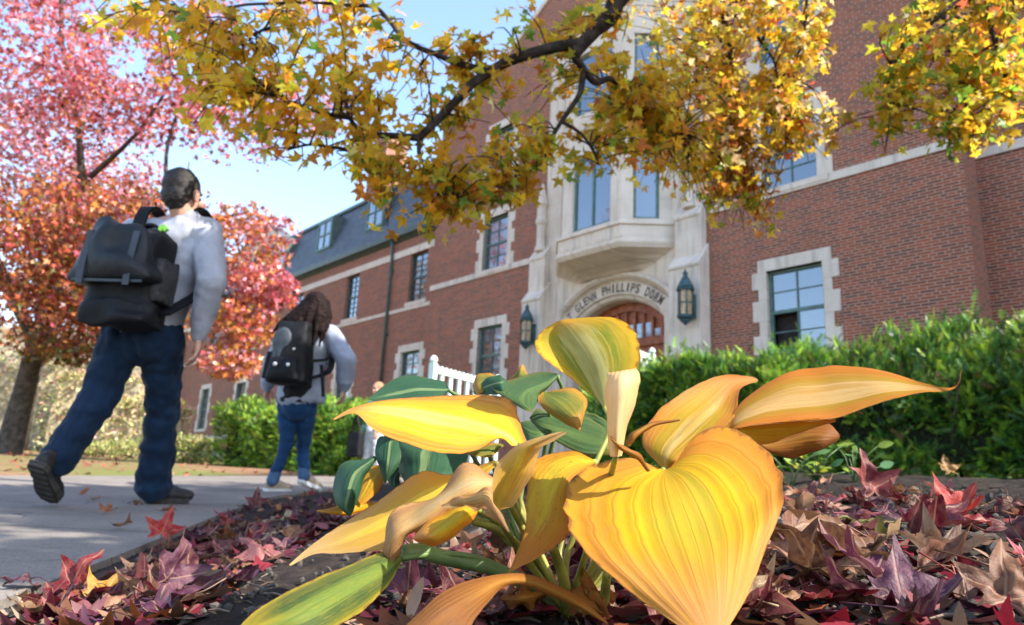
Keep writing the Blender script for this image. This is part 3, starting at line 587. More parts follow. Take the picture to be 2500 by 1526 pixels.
for poly, (d0, d1), cnt, wts in zones:
    xs = [p[0] for p in poly]; ys_ = [p[1] for p in poly]; got = 0
    while got < cnt:
        x, y = rng.uniform(min(xs), max(xs)), rng.uniform(min(ys_), max(ys_))
        if not inside(poly, x, y): continue
        got += 1; T = at(x, y, rng.uniform(d0, d1)); k = np.argsort(((nodes_np - np.array(T)) ** 2).sum(1))[rng.integers(0, 6)]; S_ = Vector(nodes_np[k])
        if (S_ - T).length > .9: S_ = T + (S_ - T).normalized() * .7 + Vector((0, 0, .1))
        mid = (S_ + T) / 2 + Vector((rng.normal(0, .05), rng.normal(0, .05), .06)); P = crom([tuple(S_), tuple(mid), tuple(T)], 6)
        tw.tube([Vector(p) - GO for p in P], [.006, .005, .0045, .004, .003, .002], 4, cap=False)
        far_ = d0 > 4.9; m = int(rng.integers(6, 12)); c = pick(GOLD, list(wts) + ([4., 2.2] if far_ else [.3, .1]), m)
        for q in range(m):
            f = rng.uniform(.45, 1.05); p = P[0] * (1 - f) + P[-1] * f if f < .5 else P[min(5, int(f * 5))] + rng.normal(0, .045, 3)
            LP.append(p); LA.append((rng.normal(0, .8), rng.normal(0, .8), rng.normal(-.55, .6))); LN.append((rng.normal(0, .6), rng.normal(-.35, .6), rng.normal(.5, .6))); LS.append(rng.uniform(.042, .072) if far_ else rng.uniform(.042, .078)); LC.append(c[q])
tw.build('twigs', M['bark'], gum, True)
n_in = len(LP)
# unseen crown added above and beside the view to shade path and people
N = 9000; p_, q_, h_ = rng.uniform(.2, 5.2, N), rng.uniform(1.02, 4.75, N), rng.uniform(4.1, 7.4, N)
P = np.stack([.906 * p_ + .423 * q_, -.423 * p_ + .906 * q_, h_ + .3], 1); g_ = p_ - 1.11 * h_
Vc = P - np.array(CAM); dp = Vc @ np.array(FW); px = 1250 + FPX * (Vc @ np.array(RI)) / np.maximum(dp, .01); py = 763 - FPX * (Vc @ np.array(UP)) / np.maximum(dp, .01)
out = (dp < .1) | (px < -120) | (px > 2620) | (py < -160); cl = vnoise(P[:, 0] + P[:, 2] * .5, P[:, 1] - P[:, 2] * .4, 1.5, 5) > -.17
hole = ((np.abs(g_ + 4.35) < .27) & (np.abs(q_ - 2.36) < .15)) | ((np.abs(g_ + 4.3) < .16) & (np.abs(q_ - 2.06) < .10)) | ((np.abs(q_ - 1.62) < .09) & (g_ > -3.3) & (g_ < -2.0)) | ((np.abs(q_ - 1.86) < .07) & (g_ > -3.7) & (g_ < -2.6)) | ((q_ > 2.75) & (g_ < -4.75)) | ((np.abs(q_ - 4.15) < .10) & (np.abs(g_ + 4.4) < .1))  # gaps shaped to drop sun patches on the people and the path
P = P[out & cl & ~hole & (g_ > -6.4) & (g_ < -1.15)]; n = len(P)
LP2 = np.vstack([np.array(LP), P]) - np.array(GO); LA2 = np.vstack([np.array(LA), rdir(n, (0, 0, -.4))]); LN2 = np.vstack([np.array(LN), rdir(n, (0, 0, .8))])
LS2 = np.concatenate([LS, rng.uniform(.13, .2, n)]); LC2 = np.vstack([np.array(LC), pick(GOLD[:8], [6, 4, 3, 3, 1, 1, 0, 1], n)])
fo = link('foliage', leaves_mesh('foliage', LP2, LA2, LN2, LS2, LC2, STAR), M['tree_leaf'], gum); tag(fo, kind='stuff')
limb([(4.0, 2.4, 6.), (3.2, 1.8, 6.6), (2.2, 1.3, 6.8), (.8, 1.2, 6.6)], .07, .02); limb([(4.05, 2.4, 5.2), (3.4, 1.2, 5.6), (2.8, .3, 5.9)], .06, .015); limb([(3.9, 2.3, 7.), (3.0, 2.4, 7.3), (1.6, 2.2, 6.9)], .05, .015)

def far_tree(name, loc, trunk, limbs, blobs, pal, label, n, leaf, bark='grey_bark', lean=0.):
    """trunk: [(dx,dy,z,r)], limbs: lists of points with radii, blobs: (centre, radii, weight, palette weights)"""
    r = empty(name, loc); tag(r, label, 'tree', 'autumn trees beyond the path')
    b = MB(); b.tube([Vector(p[:3]) for p in trunk], [p[3] for p in trunk], 10); b.build('trunk', M[bark], r, True)
    tl = MB()
    for lb in limbs: P = crom([p[:3] for p in lb], len(lb) * 3); tl.tube([Vector(p) for p in P], list(np.interp(np.linspace(0, len(lb) - 1, len(P)), range(len(lb)), [p[3] for p in lb])), 6)
    if limbs: tl.build('limb', M[bark], r, True)
    Ps, Cs = [], []; tot = sum(q[2] for q in blobs)
    for c, rad_, w_, pw in blobs:
        m = int(n * w_ / tot); v = rng.normal(0, 1, (m, 3)); v /= np.linalg.norm(v, axis=1)[:, None]; v *= rng.uniform(.12, 1, (m, 1)) ** .45
        p = v * np.array(rad_) + np.array(c); k = vnoise(p[:, 0] + p[:, 1] * .4, p[:, 2] - p[:, 1] * .7, 1.15, 11) + .5 * vnoise(p[:, 0] - p[:, 1], p[:, 2], 2.6, 12)
        p = p[k > -.1]; Ps.append(p); Cs.append(pick(pal, pw, len(p), .22))
    P = np.vstack(Ps); C_ = np.vstack(Cs); m = len(P)
    f = link('crown', leaves_mesh('crown', P, rdir(m, (0, 0, -.5)), rdir(m, (.3, -.3, .5)), rng.uniform(leaf * .7, leaf * 1.25, m), C_, STAR_S, .3), M['far_leaf'], r); tag(f, kind='stuff'); return r
MAPLE = [(.58, .11, .15), (.66, .30, .33), (.58, .21, .05), (.18, .03, .03), (.42, .22, .035), (.12, .11, .02), (.62, .14, .08), (.28, .09, .03)]
PINK = [6, 5, 2, 2, 0, 0, 4, 1]; ORNG = [2, 1, 6, 3, 3, 1, 4, 4]; DARK = [1, 0, 4, 5, 1, 2, 2, 6]; OLIV = [0, 0, 2, 1, 3, 6, 0, 3]; PEACH = [1, 4, 5, 0, 3, 0, 3, 0]
mb_ = at(20, 1104, 15.5); mz = ground_z(mb_.x, mb_.y); mo = Vector((mb_.x, mb_.y, mz)); q = lambda x, y, d: tuple(at(x, y, d) - mo)
qr = lambda x, y, d, r: (*q(x, y, d), r)
far_tree('maple_tree', mo, [(0, 0, -.3, .40), (0, 0, .1, .27), qr(58, 960, 15.5, .215), qr(85, 850, 15.5, .185), qr(130, 700, 15.5, .15), qr(175, 540, 15.5, .12), qr(200, 430, 15.5, .09), qr(190, 300, 15.5, .05), qr(150, 100, 15.5, .05), qr(150, -250, 15.5, .03)],
         [[qr(90, 840, 15.5, .16), qr(20, 700, 15.2, .12), qr(-60, 520, 15., .07)], [qr(110, 760, 15.5, .14), qr(260, 640, 14.8, .08), qr(420, 560, 14.2, .05), qr(600, 520, 13.8, .03)], [qr(200, 450, 15.5, .07), qr(330, 330, 15., .04), qr(420, 200, 14.6, .025)], [qr(405, 480, 14.3, .05), qr(410, 350, 14.4, .04), qr(460, 210, 14.5, .03)], [qr(160, 610, 15.5, .1), qr(420, 680, 14., .06), qr(600, 740, 13.4, .035)]],
         [(q(100, -160, 15.5), (2.8, 2.8, 1.8), 5., PINK), (q(420, -150, 15.), (2.4, 2.6, 1.5), 4., PINK), (q(60, -380, 15.5), (2.6, 2.6, 1.9), 5., PINK), (q(120, 120, 15.), (2.2, 2.2, 1.5), 4.2, PINK), (q(330, 190, 14.6), (1.9, 1.9, 1.25), 3.5, PINK), (q(560, 200, 14.4), (1.4, 1.5, 1.1), 1.6, PINK), (q(700, 90, 14.4), (1.3, 1.4, 1.), 2., PINK), (q(740, 250, 14.2), (1.0, 1.2, .7), .8, PINK), (q(560, 330, 14.), (1.1, 1.2, .55), .6, PINK),
          (q(20, 330, 15.2), (1.9, 2., 1.1), 2., PINK), (q(70, 520, 15.), (1.7, 2.0, .9), 2.6, ORNG), (q(90, 640, 14.6), (2.0, 2.0, 1.1), 5.2, ORNG), (q(300, 570, 14.5), (1.6, 1.8, .9), 3.4, ORNG), (q(250, 700, 14.3), (1.7, 1.7, .9), 4.4, DARK), (q(100, 780, 14.3), (2.0, 1.7, .62), 4.2, DARK), (q(380, 760, 14.3), (1.2, 1.4, .7), 2., ORNG), (q(60, 850, 14.8), (1.5, 1.6, .3), 1., OLIV), (q(220, 870, 14.6), (.9, 1., .22), .5, OLIV),
          (q(590, 600, 13.8), (.9, 1.2, .75), 1.5, PEACH), (q(560, 520, 13.8), (.8, 1., .35), .5, PEACH), (q(650, 700, 13.4), (.62, .9, .40), 1.2, PINK), (q(590, 790, 13.3), (.68, .9, .48), 1.2, PEACH), (q(560, 880, 13.2), (.52, .8, .38), .8, PEACH), (q(500, 700, 13.8), (.7, .9, .7), 1.2, ORNG), (q(690, 560, 13.6), (.35, .6, .22), .25, PINK)],
         MAPLE, 'big maple with pink and orange leaves beside the path, left of the man', 47000, .092)
# paler, half bare tree behind it
tb = at(330, 1112, 27.); to = Vector((tb.x, tb.y, ground_z(tb.x, tb.y)))
q2 = lambda x, y, d: tuple(at(x, y, d) - to)
far_tree('yellow_tree', to, [(0, 0, -.3, .3), (.1, 0, 3., .24), (.2, .1, 6., .17), (.3, 0, 9., .08), (.2, 0, 12, .03)], [[(.15, 0, 4., .14), (1.5, -.5, 7., .06), (2.4, -.6, 9., .02)], [(.2, 0, 5.5, .12), (-1.5, .5, 8.5, .06), (-2.2, .6, 10.5, .02)]],
         [(q2(290, 470, 27), (1.9, 2., 1.6), 2, [0, 0, 1, 0, 6, 3, 0, 1]), (q2(330, 620, 27), (2.4, 2., 2.), 2, [0, 0, 3, 0, 4, 3, 0, 1]), (q2(380, 740, 27), (2.4, 2., 1.6), 1.5, [0, 0, 3, 0, 4, 3, 0, 1])], MAPLE, 'pale yellow half bare tree standing behind the big pink maple', 2600, .16)
to = Vector((-15., 22.5, ground_z(-15., 22.5)))  # second maple, added so the left windows mirror red leaves
far_tree('maple_tree', to, [(0, 0, -.3, .3), (0, 0, 2., .24), (.2, .1, 5., .18), (.1, 0, 8., .1), (0, 0, 12., .03)], [[(.1, 0, 3., .12), (1.6, -.4, 6., .06), (2.2, -.5, 8., .03)], [(.2, .1, 4., .12), (-1.4, .5, 7., .06), (-2., .4, 9., .03)]],
         [((0, 0, 10.5), (3., 3., 2.6), 5, PINK), ((.6, 0, 7.), (3.6, 3.2, 2.), 5, ORNG), ((-.5, 0, 4.4), (3.4, 3.2, 1.3), 3, ORNG)], MAPLE, 'second red maple farther back, mostly hidden by the big pink maple', 11000, .13)

# ------------------------------------------------------------------ hedges and shrubs
M['hedge_leaf'] = leafmat('yew_spray', trans=.25, rough=.42, gain=1.3, spec=.4)
M['stem'] = plain('shrub_stem', (.07, .05, .035), .9, .4, 20.)
SPRAY = [(0, 0), (-.16, .12), (-.10, .22), (-.42, .34), (-.14, .42), (-.44, .62), (-.12, .66), (-.26, .88), (0, 1.1), (.26, .88), (.12, .66), (.44, .62), (.14, .42), (.42, .34), (.10, .22), (.16, .12)]
OVAL = [(0, 0), (-.24, .2), (-.32, .5), (-.2, .8), (0, 1.), (.2, .8), (.32, .5), (.24, .2)]
def hedge(name, label, A, B, thick, zlo, zhi, n, size, pal, wts, cat='hedge', group=None, shape=SPV, bump=.16, seed=0, mat='hedge_leaf', inner=.35, sprig=.05, core='core', mnd=.0):
    """clipped hedge from A to B (front face line); sprays over a lumpy surface and in the shadow behind it"""
    A = Vector(A); B = Vector(B); L_ = (B - A).length; d = (B - A) / L_; nn = Vector((-d.y, d.x)); mid = (A + B) / 2; gz = ground_z(mid.x, mid.y)
    r = empty(name, (mid.x, mid.y, gz)); tag(r, label, cat, group)
    s = rng.uniform(0, L_, n); a = rng.uniform(0, 1, n); depth = np.abs(rng.normal(0, .06, n)) + (rng.uniform(0, 1, n) < inner) * rng.uniform(0, .25, n)
    # cross section: front face (a<.5), rounded top, back
    H = zhi - zlo; per = 2 * H + thick; t_ = a * per; y = np.where(t_ < H, 0, np.where(t_ < H + thick, t_ - H, thick)); z = np.where(t_ < H, t_, np.where(t_ < H + thick, H, per - t_))
    ny = np.where(t_ < H, -1., np.where(t_ < H + thick, 0., 1.)); nz = np.where((t_ >= H) & (t_ < H + thick), 1., .25)
    rd = .3; cy = np.clip(y, rd, thick - rd); cz = np.minimum(z, H - rd); dy, dz = y - cy, z - cz; ll = np.sqrt(dy ** 2 + dz ** 2) + 1e-6; over = ll > rd
    y = np.where(over, cy + dy / ll * rd, y); z = np.where(over, cz + dz / ll * rd, z); ny = np.where(over, dy / ll, ny); nz = np.where(over, dz / ll, nz)
    mound = vnoise(s, 0 * s, 1.15, seed + 5) * 2 * mnd * np.clip(z / H, 0, 1) ** 2
    es_ = np.minimum(s, L_ - s); nx = np.where(es_ < .2, np.where(s < L_ / 2, -1., 1.), 0.) * .8
    lump = vnoise(s, z + y * 1.3, 2.1, seed) * 2 * bump + vnoise(s, z + y * 1.3, 5.5, seed + 3) * bump
    keep = (vnoise(s, z + y * 1.3, 4.2, seed + 8) + .6 * vnoise(s, z + y, 9., seed + 9) > -.24) | (nz > .75)
    depth = np.where(keep, depth, depth + .16)
    off = lump - depth + (rng.uniform(0, 1, n) < .12) * rng.uniform(0, sprig, n) * (.5 + nz)
    px = s; py = y + ny * off; pz = z + nz * off * .9 + mound
    P = np.stack([A.x + d.x * px + nn.x * py, A.y + d.y * px + nn.y * py, zlo + np.maximum(pz, .02)], 1)
    Nw = np.stack([d.x * nx + nn.x * ny, d.y * nx + nn.y * ny, nz], 1)
    ax = Nw * .7 + rdir(n, (0, 0, .35), .75); nr = rdir(n, (0, 0, .5)) + Nw * .4
    c = pick(pal, wts, n, .2)
    f = link('foliage', leaves_mesh('foliage', P - np.array(r.location), ax, nr, rng.uniform(size * .6, size * 1.3, n), c, shape, .2, SPF if shape is SPV else None), M[mat], r); tag(f, kind='stuff')
    st = MB()
    for k in range(int(L_ * 5) + 4):
        x, yy = rng.uniform(.1, L_ - .1), rng.uniform(thick * .25, thick * .75); p0 = A + d * x + nn * yy; p1 = p0 + d * rng.normal(0, .25) + nn * rng.normal(0, .3)
        st.tube([Vector((p0.x, p0.y, zlo - .15)) - r.location, Vector(((p0.x + p1.x) / 2, (p0.y + p1.y) / 2, zlo + H * .4)) - r.location, Vector((p1.x, p1.y, zlo + H * .8)) - r.location], [.016, .011, .005], 5)
    st.build('stem', M['stem'], r, True)
    # solid core against sky showing through; the dark one stands for inner shade
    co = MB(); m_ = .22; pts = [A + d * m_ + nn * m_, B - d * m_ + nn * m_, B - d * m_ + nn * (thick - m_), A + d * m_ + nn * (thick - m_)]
    co.prism([(p.x - r.location.x, p.y - r.location.y) for p in pts], zlo + .12 - gz, zhi - .26 - gz); co.build('fill_core', M[core], r)
    return r
M['core'] = plain('fill_core', (.018, .022, .010), .95, .5, 30., .8, 60, .1)  # near-black, standing for the shade inside a hedge
YEW = [(.09, .23, .03), (.24, .42, .035), (.025, .08, .02), (.42, .58, .05), (.32, .17, .06), (.10, .25, .07)]
hA = wpt(-9.6, 5.35); hB = wpt(3.5, 5.35)
hedge('yew_hedge', 'long clipped green evergreen hedge in front of the brick wall', (.62, 7.0), (4.6, 3.4), 1.3, .48, 1.33, 62000, .088, YEW, [5, 5, 4, 3.4, .6, 4], seed=3, bump=.32, sprig=.13, mnd=.13)
hedge('evergreen_shrub', 'green evergreen shrub beside the path, left of the woman', *[tuple(v.xy) for v in (at(500, 1160, 13.6), at(700, 1160, 12.6))], 1.4, .18, 1.50, 13000, .115, YEW, [4, 6, 4, 4, .6, 2], 'shrub', 'clipped evergreen shrubs by the path', seed=8, bump=.22)
hedge('evergreen_shrub', 'green evergreen shrub beside the path, between the woman and the man in white trousers', *[tuple(v.xy) for v in (at(715, 1160, 12.4), at(870, 1160, 12.0))], 1.4, .18, 1.48, 12000, .115, YEW, [4, 6, 4, 4, .6, 2], 'shrub', 'clipped evergreen shrubs by the path', seed=9, bump=.22)
M['pale_core'] = plain('pale_core', (.42, .36, .24), .95, .4, 6., .8, 20, .1)  # this and the leaf colours are lightened to stand for sun on dry shrubs
PALE = [(.62, .56, .30), (.70, .50, .36), (.48, .48, .18), (.62, .36, .24), (.30, .36, .10)]
for k, (x, y, d, w_, h, lab) in enumerate([(440, 1120, 14.5, 1.0, .55, 'low yellow green plant at the foot of the evergreen shrub'), (30, 1095, 24., 5.2, 3.2, 'pale dry shrub behind the maple trunk'), (200, 1095, 23., 3.2, 2.6, 'pale dry shrub behind the man\'s trailing leg'), (330, 1105, 21., 2.2, 1.7, 'tan dry shrub seen between the man\'s legs'), (270, 1118, 17., 2.2, .34, 'low yellow groundcover plants along the path behind the man\'s knee'), (120, 1000, 40., 12., 7., 'tall pale thicket far behind the maple trunk')]):
    c_ = at(x, y, d); hedge('dry_shrub' if d > 18 else 'low_plant', lab, (c_.x - w_ / 2, c_.y), (c_.x + w_ / 2, c_.y), w_ * .5, ground_z(c_.x, c_.y), ground_z(c_.x, c_.y) + h, 2600, .12 if d > 18 else .07, PALE, [4, 3, 3, 2, 2] if d > 18 else [2, 0, 3, 1, 6], 'shrub' if d > 18 else 'plant', shape=OVAL, bump=.22 if h > 1 else .06, seed=20 + k, core='pale_core')

# far masonry glimpsed under and beside the maple
M['pale_stone'] = plain('pale_stone', (.55, .50, .45), .9, .15, 1.5, .2, 20)
c_ = at(130, 1085, 30.); gw = empty('low_stone_wall', (c_.x, c_.y, ground_z(c_.x, c_.y))); tag(gw, 'low pale stone wall beyond the dry shrubs', 'wall')
m = MB(); m.box(-9, 4.5, -.25, .25, -.5, .55); m.build('wall', M['pale_stone'], gw); m = MB(); m.box(-9.1, 4.6, -.32, .32, .553, .68); m.build('coping', M['stone'], gw)
c_ = at(600, 1100, 75.); gb = empty('gabled_building', (c_.x, c_.y, 0), R(-20)); tag(gb, 'distant pale gabled building half hidden by the orange maple leaves', 'building')
m = MB(); m.panel((-7, 0), (5.5, 0), -1, 22, [(-4.5, -3.2, 12, 15)][:0] + [(2.2 + k * 3.2, 3.6 + k * 3.2, z, z + 2.2) for k in range(3) for z in (12., 17.)], .3)
m.panel((5.5, 0), (5.5, 14), -1, 22); m.panel((-7, 14), (-7, 0), -1, 22); m.add([(-7, 0, 22), (5.5, 0, 22), (-.75, 0, 27.5)], [(0, 1, 2)]); m.add([(-7, 14, 22), (5.5, 14, 22), (-.75, 14, 27.5)], [(2, 1, 0)]); m.build('wall', M['pale_stone'], gb)
m = MB(); m.add([(-7.5, -.4, 21.6), (-.75, -.4, 27.8), (-.75, 14.4, 27.8), (-7.5, 14.4, 21.6), (6., -.4, 21.6), (6., 14.4, 21.6)], [(0, 1, 2, 3), (1, 4, 5, 2)]); m.build('roof', M['slate'], gb)
m = MB(); [m.box(-7 + 2.2 + k * 3.2, -7 + 3.6 + k * 3.2, .2, .3, z, z + 2.2) for k in range(3) for z in (12., 17.)]; m.build('window_panes', M['glass'], gb)

# ------------------------------------------------------------------ white railing
M['white'] = plain('mint_white_paint', (.62, .74, .68), .4, .06, 5.)
def railing(p0, p1, zt, label):
    p0 = Vector(p0); p1 = Vector(p1); d = p1 - p0; L_ = d.length; d /= L_; g = ground_z(p0.x, p0.y)
    r = empty('railing', (p0.x, p0.y, g)); tag(r, label, 'railing', 'white railings along the walk to the door'); H = zt - g
    def place(m, name): o = m.build(name, M['white'], r, True); o.rotation_euler = (0, 0, math.atan2(d.y, d.x)); return o
    nb = int(L_ / .165)
    for x in (0., L_):
        m = MB(); m.box(x - .035, x + .035, -.035, .035, -.1, H + .03); m.lathe([(.03, H + .03), (.05, H + .06), (.035, H + .1), (.005, H + .12)], (x, 0, 0), 10); o = m.build('post', M['white'], r); o.rotation_euler = (0, 0, math.atan2(d.y, d.x))
    m = MB(); m.box(.036, L_ - .036, -.028, .028, H - .075, H - .02)
    for k in range(nb * 2): m.lathe([(.022, H - .02), (.026, H), (.008, H + .018)], (.08 + k * L_ / nb / 2, 0, 0), 6)
    o = m.build('top_rail', M['white'], r); o.rotation_euler = (0, 0, math.atan2(d.y, d.x))
    m = MB(); m.box(.036, L_ - .036, -.02, .02, .1, .15); o = m.build('bottom_rail', M['white'], r); o.rotation_euler = (0, 0, math.atan2(d.y, d.x))
    for k in range(1, nb):
        x = k * L_ / nb; m = MB(); m.box(x - .026, x + .026, -.014, .014, .15, H - .075); o = m.build('baluster', M['white'], r); o.rotation_euler = (0, 0, math.atan2(d.y, d.x))
a_, b_ = at(1058, 893, 8.), at(1215, 921, 9.2); railing(a_, b_, a_.z, 'mint white slatted railing rising behind the green hosta leaves')
a_, b_ = at(1500, 836, 9.2), at(1592, 864, 10.0)
railing(a_, b_, a_.z, 'short white railing end between the top hosta leaf and the hedge')

# ------------------------------------------------------------------ people
def ico(sub=2):
    bm = bmesh.new(); bmesh.ops.create_icosphere(bm, subdivisions=sub, radius=1); v = [tuple(x.co) for x in bm.verts]; f = [tuple(q.index for q in p.verts) for p in bm.faces]; bm.free(); return np.array(v), f
ICO = ico(2); ICO1 = ico(1)
class Blob:
    """round masses merged into one continuous skin by a voxel remesh"""
    def __init__(s): s.m = MB()
    def ball(s, c, r, rot=None):
        r = np.array(r if hasattr(r, '__len__') else (r, r, r), float); v = ICO[0] * r
        if rot is not None: v = v @ np.array(rot).T
        s.m.add((v + np.array(c)).tolist(), ICO[1]); return s
    def limb(s, pts, rads, flat=None):
        pts = [np.array(p, float) for p in pts]
        for a, b, ra, rb in zip(pts, pts[1:], rads, rads[1:]):
            n = max(2, int(np.linalg.norm(b - a) / (min(ra, rb) * .3)) + 1)
            for k in range(n + 1): f = k / n; s.ball(a + (b - a) * f, ra + (rb - ra) * f, None)
        return s
    def build(s, name, mat, parent, vox=.009, smooth=6, wr=0., wscale=9., shrink=0, seed=0, origin=Vector((0, 0, 0)), cut=None):
        me = s.m.mesh(name); o = link(name, me, mat)
        md = o.modifiers.new('r', 'REMESH'); md.mode = 'VOXEL'; md.voxel_size = vox; sm = o.modifiers.new('s', 'SMOOTH'); sm.iterations = smooth; sm.factor = .5; bake(o)
        if cut or wr:
            bm = bmesh.new(); bm.from_mesh(o.data)
            for co, no in (cut or []):
                bmesh.ops.bisect_plane(bm, geom=bm.verts[:] + bm.edges[:] + bm.faces[:], plane_co=co, plane_no=no, clear_outer=True)
            if wr:
                bm.normal_update()
                for v in bm.verts:
                    p = v.co; h = mnoise(Vector((p.x * wscale, p.y * wscale, p.z * wscale * 2.1)) + Vector((seed, 0, 0))) + .5 * mnoise(p * wscale * 3); v.co = p + v.normal * h * wr
            bm.to_mesh(o.data); bm.free()
        o.data.transform(Matrix.Translation(-origin)); o.data.polygons.foreach_set('use_smooth', [True] * len(o.data.polygons)); o.data.update(); o.parent = parent; return o
def frame(fwd, up=Vector((0, 0, 1))):
    f = Vector(fwd).normalized(); r = f.cross(up).normalized(); u = r.cross(f); return r, f, u        # right, forward, up
def rotm(r, f, u): return [[r.x, f.x, u.x], [r.y, f.y, u.y], [r.z, f.z, u.z]]
def skin_mat(name, c):
    t = NT(name); n = t.noise(t.coord(), 40., 3); return t.done(t.pbr(t.mix(t.step(n, .3, .7), tuple(x * .88 for x in c), c), .5, Subsurface_Weight=.12, Subsurface_Radius=(.01, .004, .002), Specular_IOR_Level=.35))
M['skin'] = skin_mat('skin', (.50, .27, .19))
def cloth(name, col, sc_=220., var=.2, rough=.85, worn=None):
    t = NT(name); c = t.coord(); n1 = t.noise(c, 4., 4); n2 = t.noise(c, sc_, 2); base = t.mix(t.step(n1, .3, .7), tuple(x * (1 - var) for x in col), tuple(x * (1 + var) for x in col)); base = t.mix(t.math('MULTIPLY', t.step(n2, .4, .65), .35), base, tuple(x * .6 for x in col))
    if worn: base = t.mix(t.math('MULTIPLY', t.step(t.noise(c, 5.5, 3), .52, .7), .55), base, worn)
    return t.done(t.pbr(base, rough, t.bump(n2, .25, .002), Specular_IOR_Level=.2, Sheen_Weight=.05))
M['jeans'] = cloth('blue_denim', (.004, .016, .040), worn=(.008, .03, .065)); M['jeans2'] = cloth('mid_blue_denim', (.010, .045, .125), worn=(.025, .08, .18))
M['sweat'] = cloth('grey_sweatshirt', (.34, .345, .39)); M['hoodie'] = cloth('pale_blue_hoodie', (.30, .33, .42)); M['black_cloth'] = cloth('black_cloth', (.014, .015, .018), var=.3)
M['black_ny'] = plain('black_nylon', (.005, .0055, .007), .65, .4, 8., .3, 60, .22); M['grey_ny'] = plain('charcoal_nylon', (.035, .043, .055), .6, .3, 8., .25, 60, .4); M['flap'] = plain('dark_waxed_flap', (.008, .010, .013), .55, .4, 6., .35, 30, .32)
M['mesh_pocket'] = plain('mesh_pocket', (.025, .025, .026), .8, .5, 60., .3, 120)
M['hair_dark'] = plain('dark_hair', (.018, .013, .011), .55, .4, 60., .6, 140, .4); M['hair_brown'] = plain('brown_hair', (.013, .006, .005), .65, .5, 40., .6, 120, .12); M['hair_fair'] = plain('fair_hair', (.30, .17, .09), .6, .3, 50., .5, 120)
M['shoe_black'] = plain('black_shoe', (.018, .016, .015), .6, .4, 25., .4, 60, .4); M['sole'] = plain('shoe_sole', (.045, .038, .033), .8, .3, 30., .5, 60); M['shoe_tan'] = plain('tan_shoe', (.42, .32, .22), .75, .25, 20., .3, 50); M['white_trim'] = plain('white_trim', (.7, .7, .7), .6, .1)
M['cuff'] = cloth('faded_denim', (.06, .12, .22)); M['white_cl'] = cloth('white_cloth', (.66, .66, .68), var=.08); M['mint_cl'] = cloth('mint_jacket', (.30, .50, .36)); M['eye'] = plain('eye', (.03, .02, .018), .2, .1)
M['lime'] = plain('lime_tag', (.20, .5, .05), .5)

def hand(B, wrist, dirv, palmn, k=1., curl=.55, side=1):
    """palm, four unequal bent fingers and a thumb; dirv along the hand, palmn out of the palm, side puts the thumb"""
    w = np.array(wrist, float); d = np.array(Vector(dirv).normalized()); p = np.array(Vector(palmn).normalized()); p = p - d * p.dot(d); p /= np.linalg.norm(p); s = np.cross(d, p) * side
    for q in (-.028, -.01, .01, .028):
        B.limb([w + d * .0, w + d * .085 * k + s * q * k], [.017 * k, .0145 * k])
    for q, ln in ((-.030, .062), (-.010, .076), (.010, .082), (.030, .074)):
        a = w + d * .088 * k + s * q * k; dd = d * math.cos(curl * .5) + p * math.sin(curl * .5); b = a + dd * ln * .5 * k; dd = d * math.cos(curl * 1.3) + p * math.sin(curl * 1.3); c = b + dd * ln * .32 * k; dd = d * math.cos(curl * 1.9) + p * math.sin(curl * 1.9)
        B.limb([a, b, c, c + dd * ln * .25 * k], [.0095 * k, .0088 * k, .0082 * k, .0070 * k])
    a = w + d * .025 * k + s * .032 * k; b = a + (d * .7 + s * .55 + p * .35) * .042 * k; B.limb([a, b, b + (d * .9 + p * .35) * .036 * k], [.014 * k, .0105 * k, .0085 * k])
def head(B, c, fwd, k=1., up=Vector((0, 0, 1))):
    r, f, u = frame(fwd, up); Rm = rotm(r, f, u); P = lambda x, y, z: np.array(Vector(c) + (r * x + f * y + u * z) * k)
    B.ball(P(0, -.008, .03), (.076 * k, .098 * k, .092 * k), Rm); B.ball(P(0, .022, -.035), (.062 * k, .074 * k, .078 * k), Rm); B.ball(P(0, .05, -.085), (.036 * k, .034 * k, .028 * k), Rm)
    B.ball(P(0, .092, -.018), (.012 * k, .018 * k, .024 * k), Rm); B.ball(P(0, .102, -.032), (.016 * k, .014 * k, .011 * k), Rm)                    # nose
    B.ball(P(0, .080, .030), (.052 * k, .016 * k, .012 * k), Rm); B.ball(P(0, .084, -.064), (.024 * k, .010 * k, .007 * k), Rm); B.ball(P(0, .082, -.076), (.020 * k, .010 * k, .007 * k), Rm)
    for s in (-1, 1):
        B.ball(P(.040 * s, .066, -.028), (.020 * k, .018 * k, .018 * k), Rm); B.ball(P(.079 * s, -.004, -.012), (.010 * k, .020 * k, .033 * k), Rm); B.ball(P(.086 * s, -.012, -.004), (.008 * k, .014 * k, .022 * k), Rm)
    return P, Rm
def eyes(c, fwd, k, parent, org):
    r, f, u = frame(fwd); m = MB()
    for s in (-1, 1): m.add([tuple(Vector(c) + (r * .031 * s + f * .081 + u * .006) * k + Vector(v) * .0085 * k - org) for v in ICO[0]], ICO[1])
    m.build('eyes', M['eye'], parent, True)
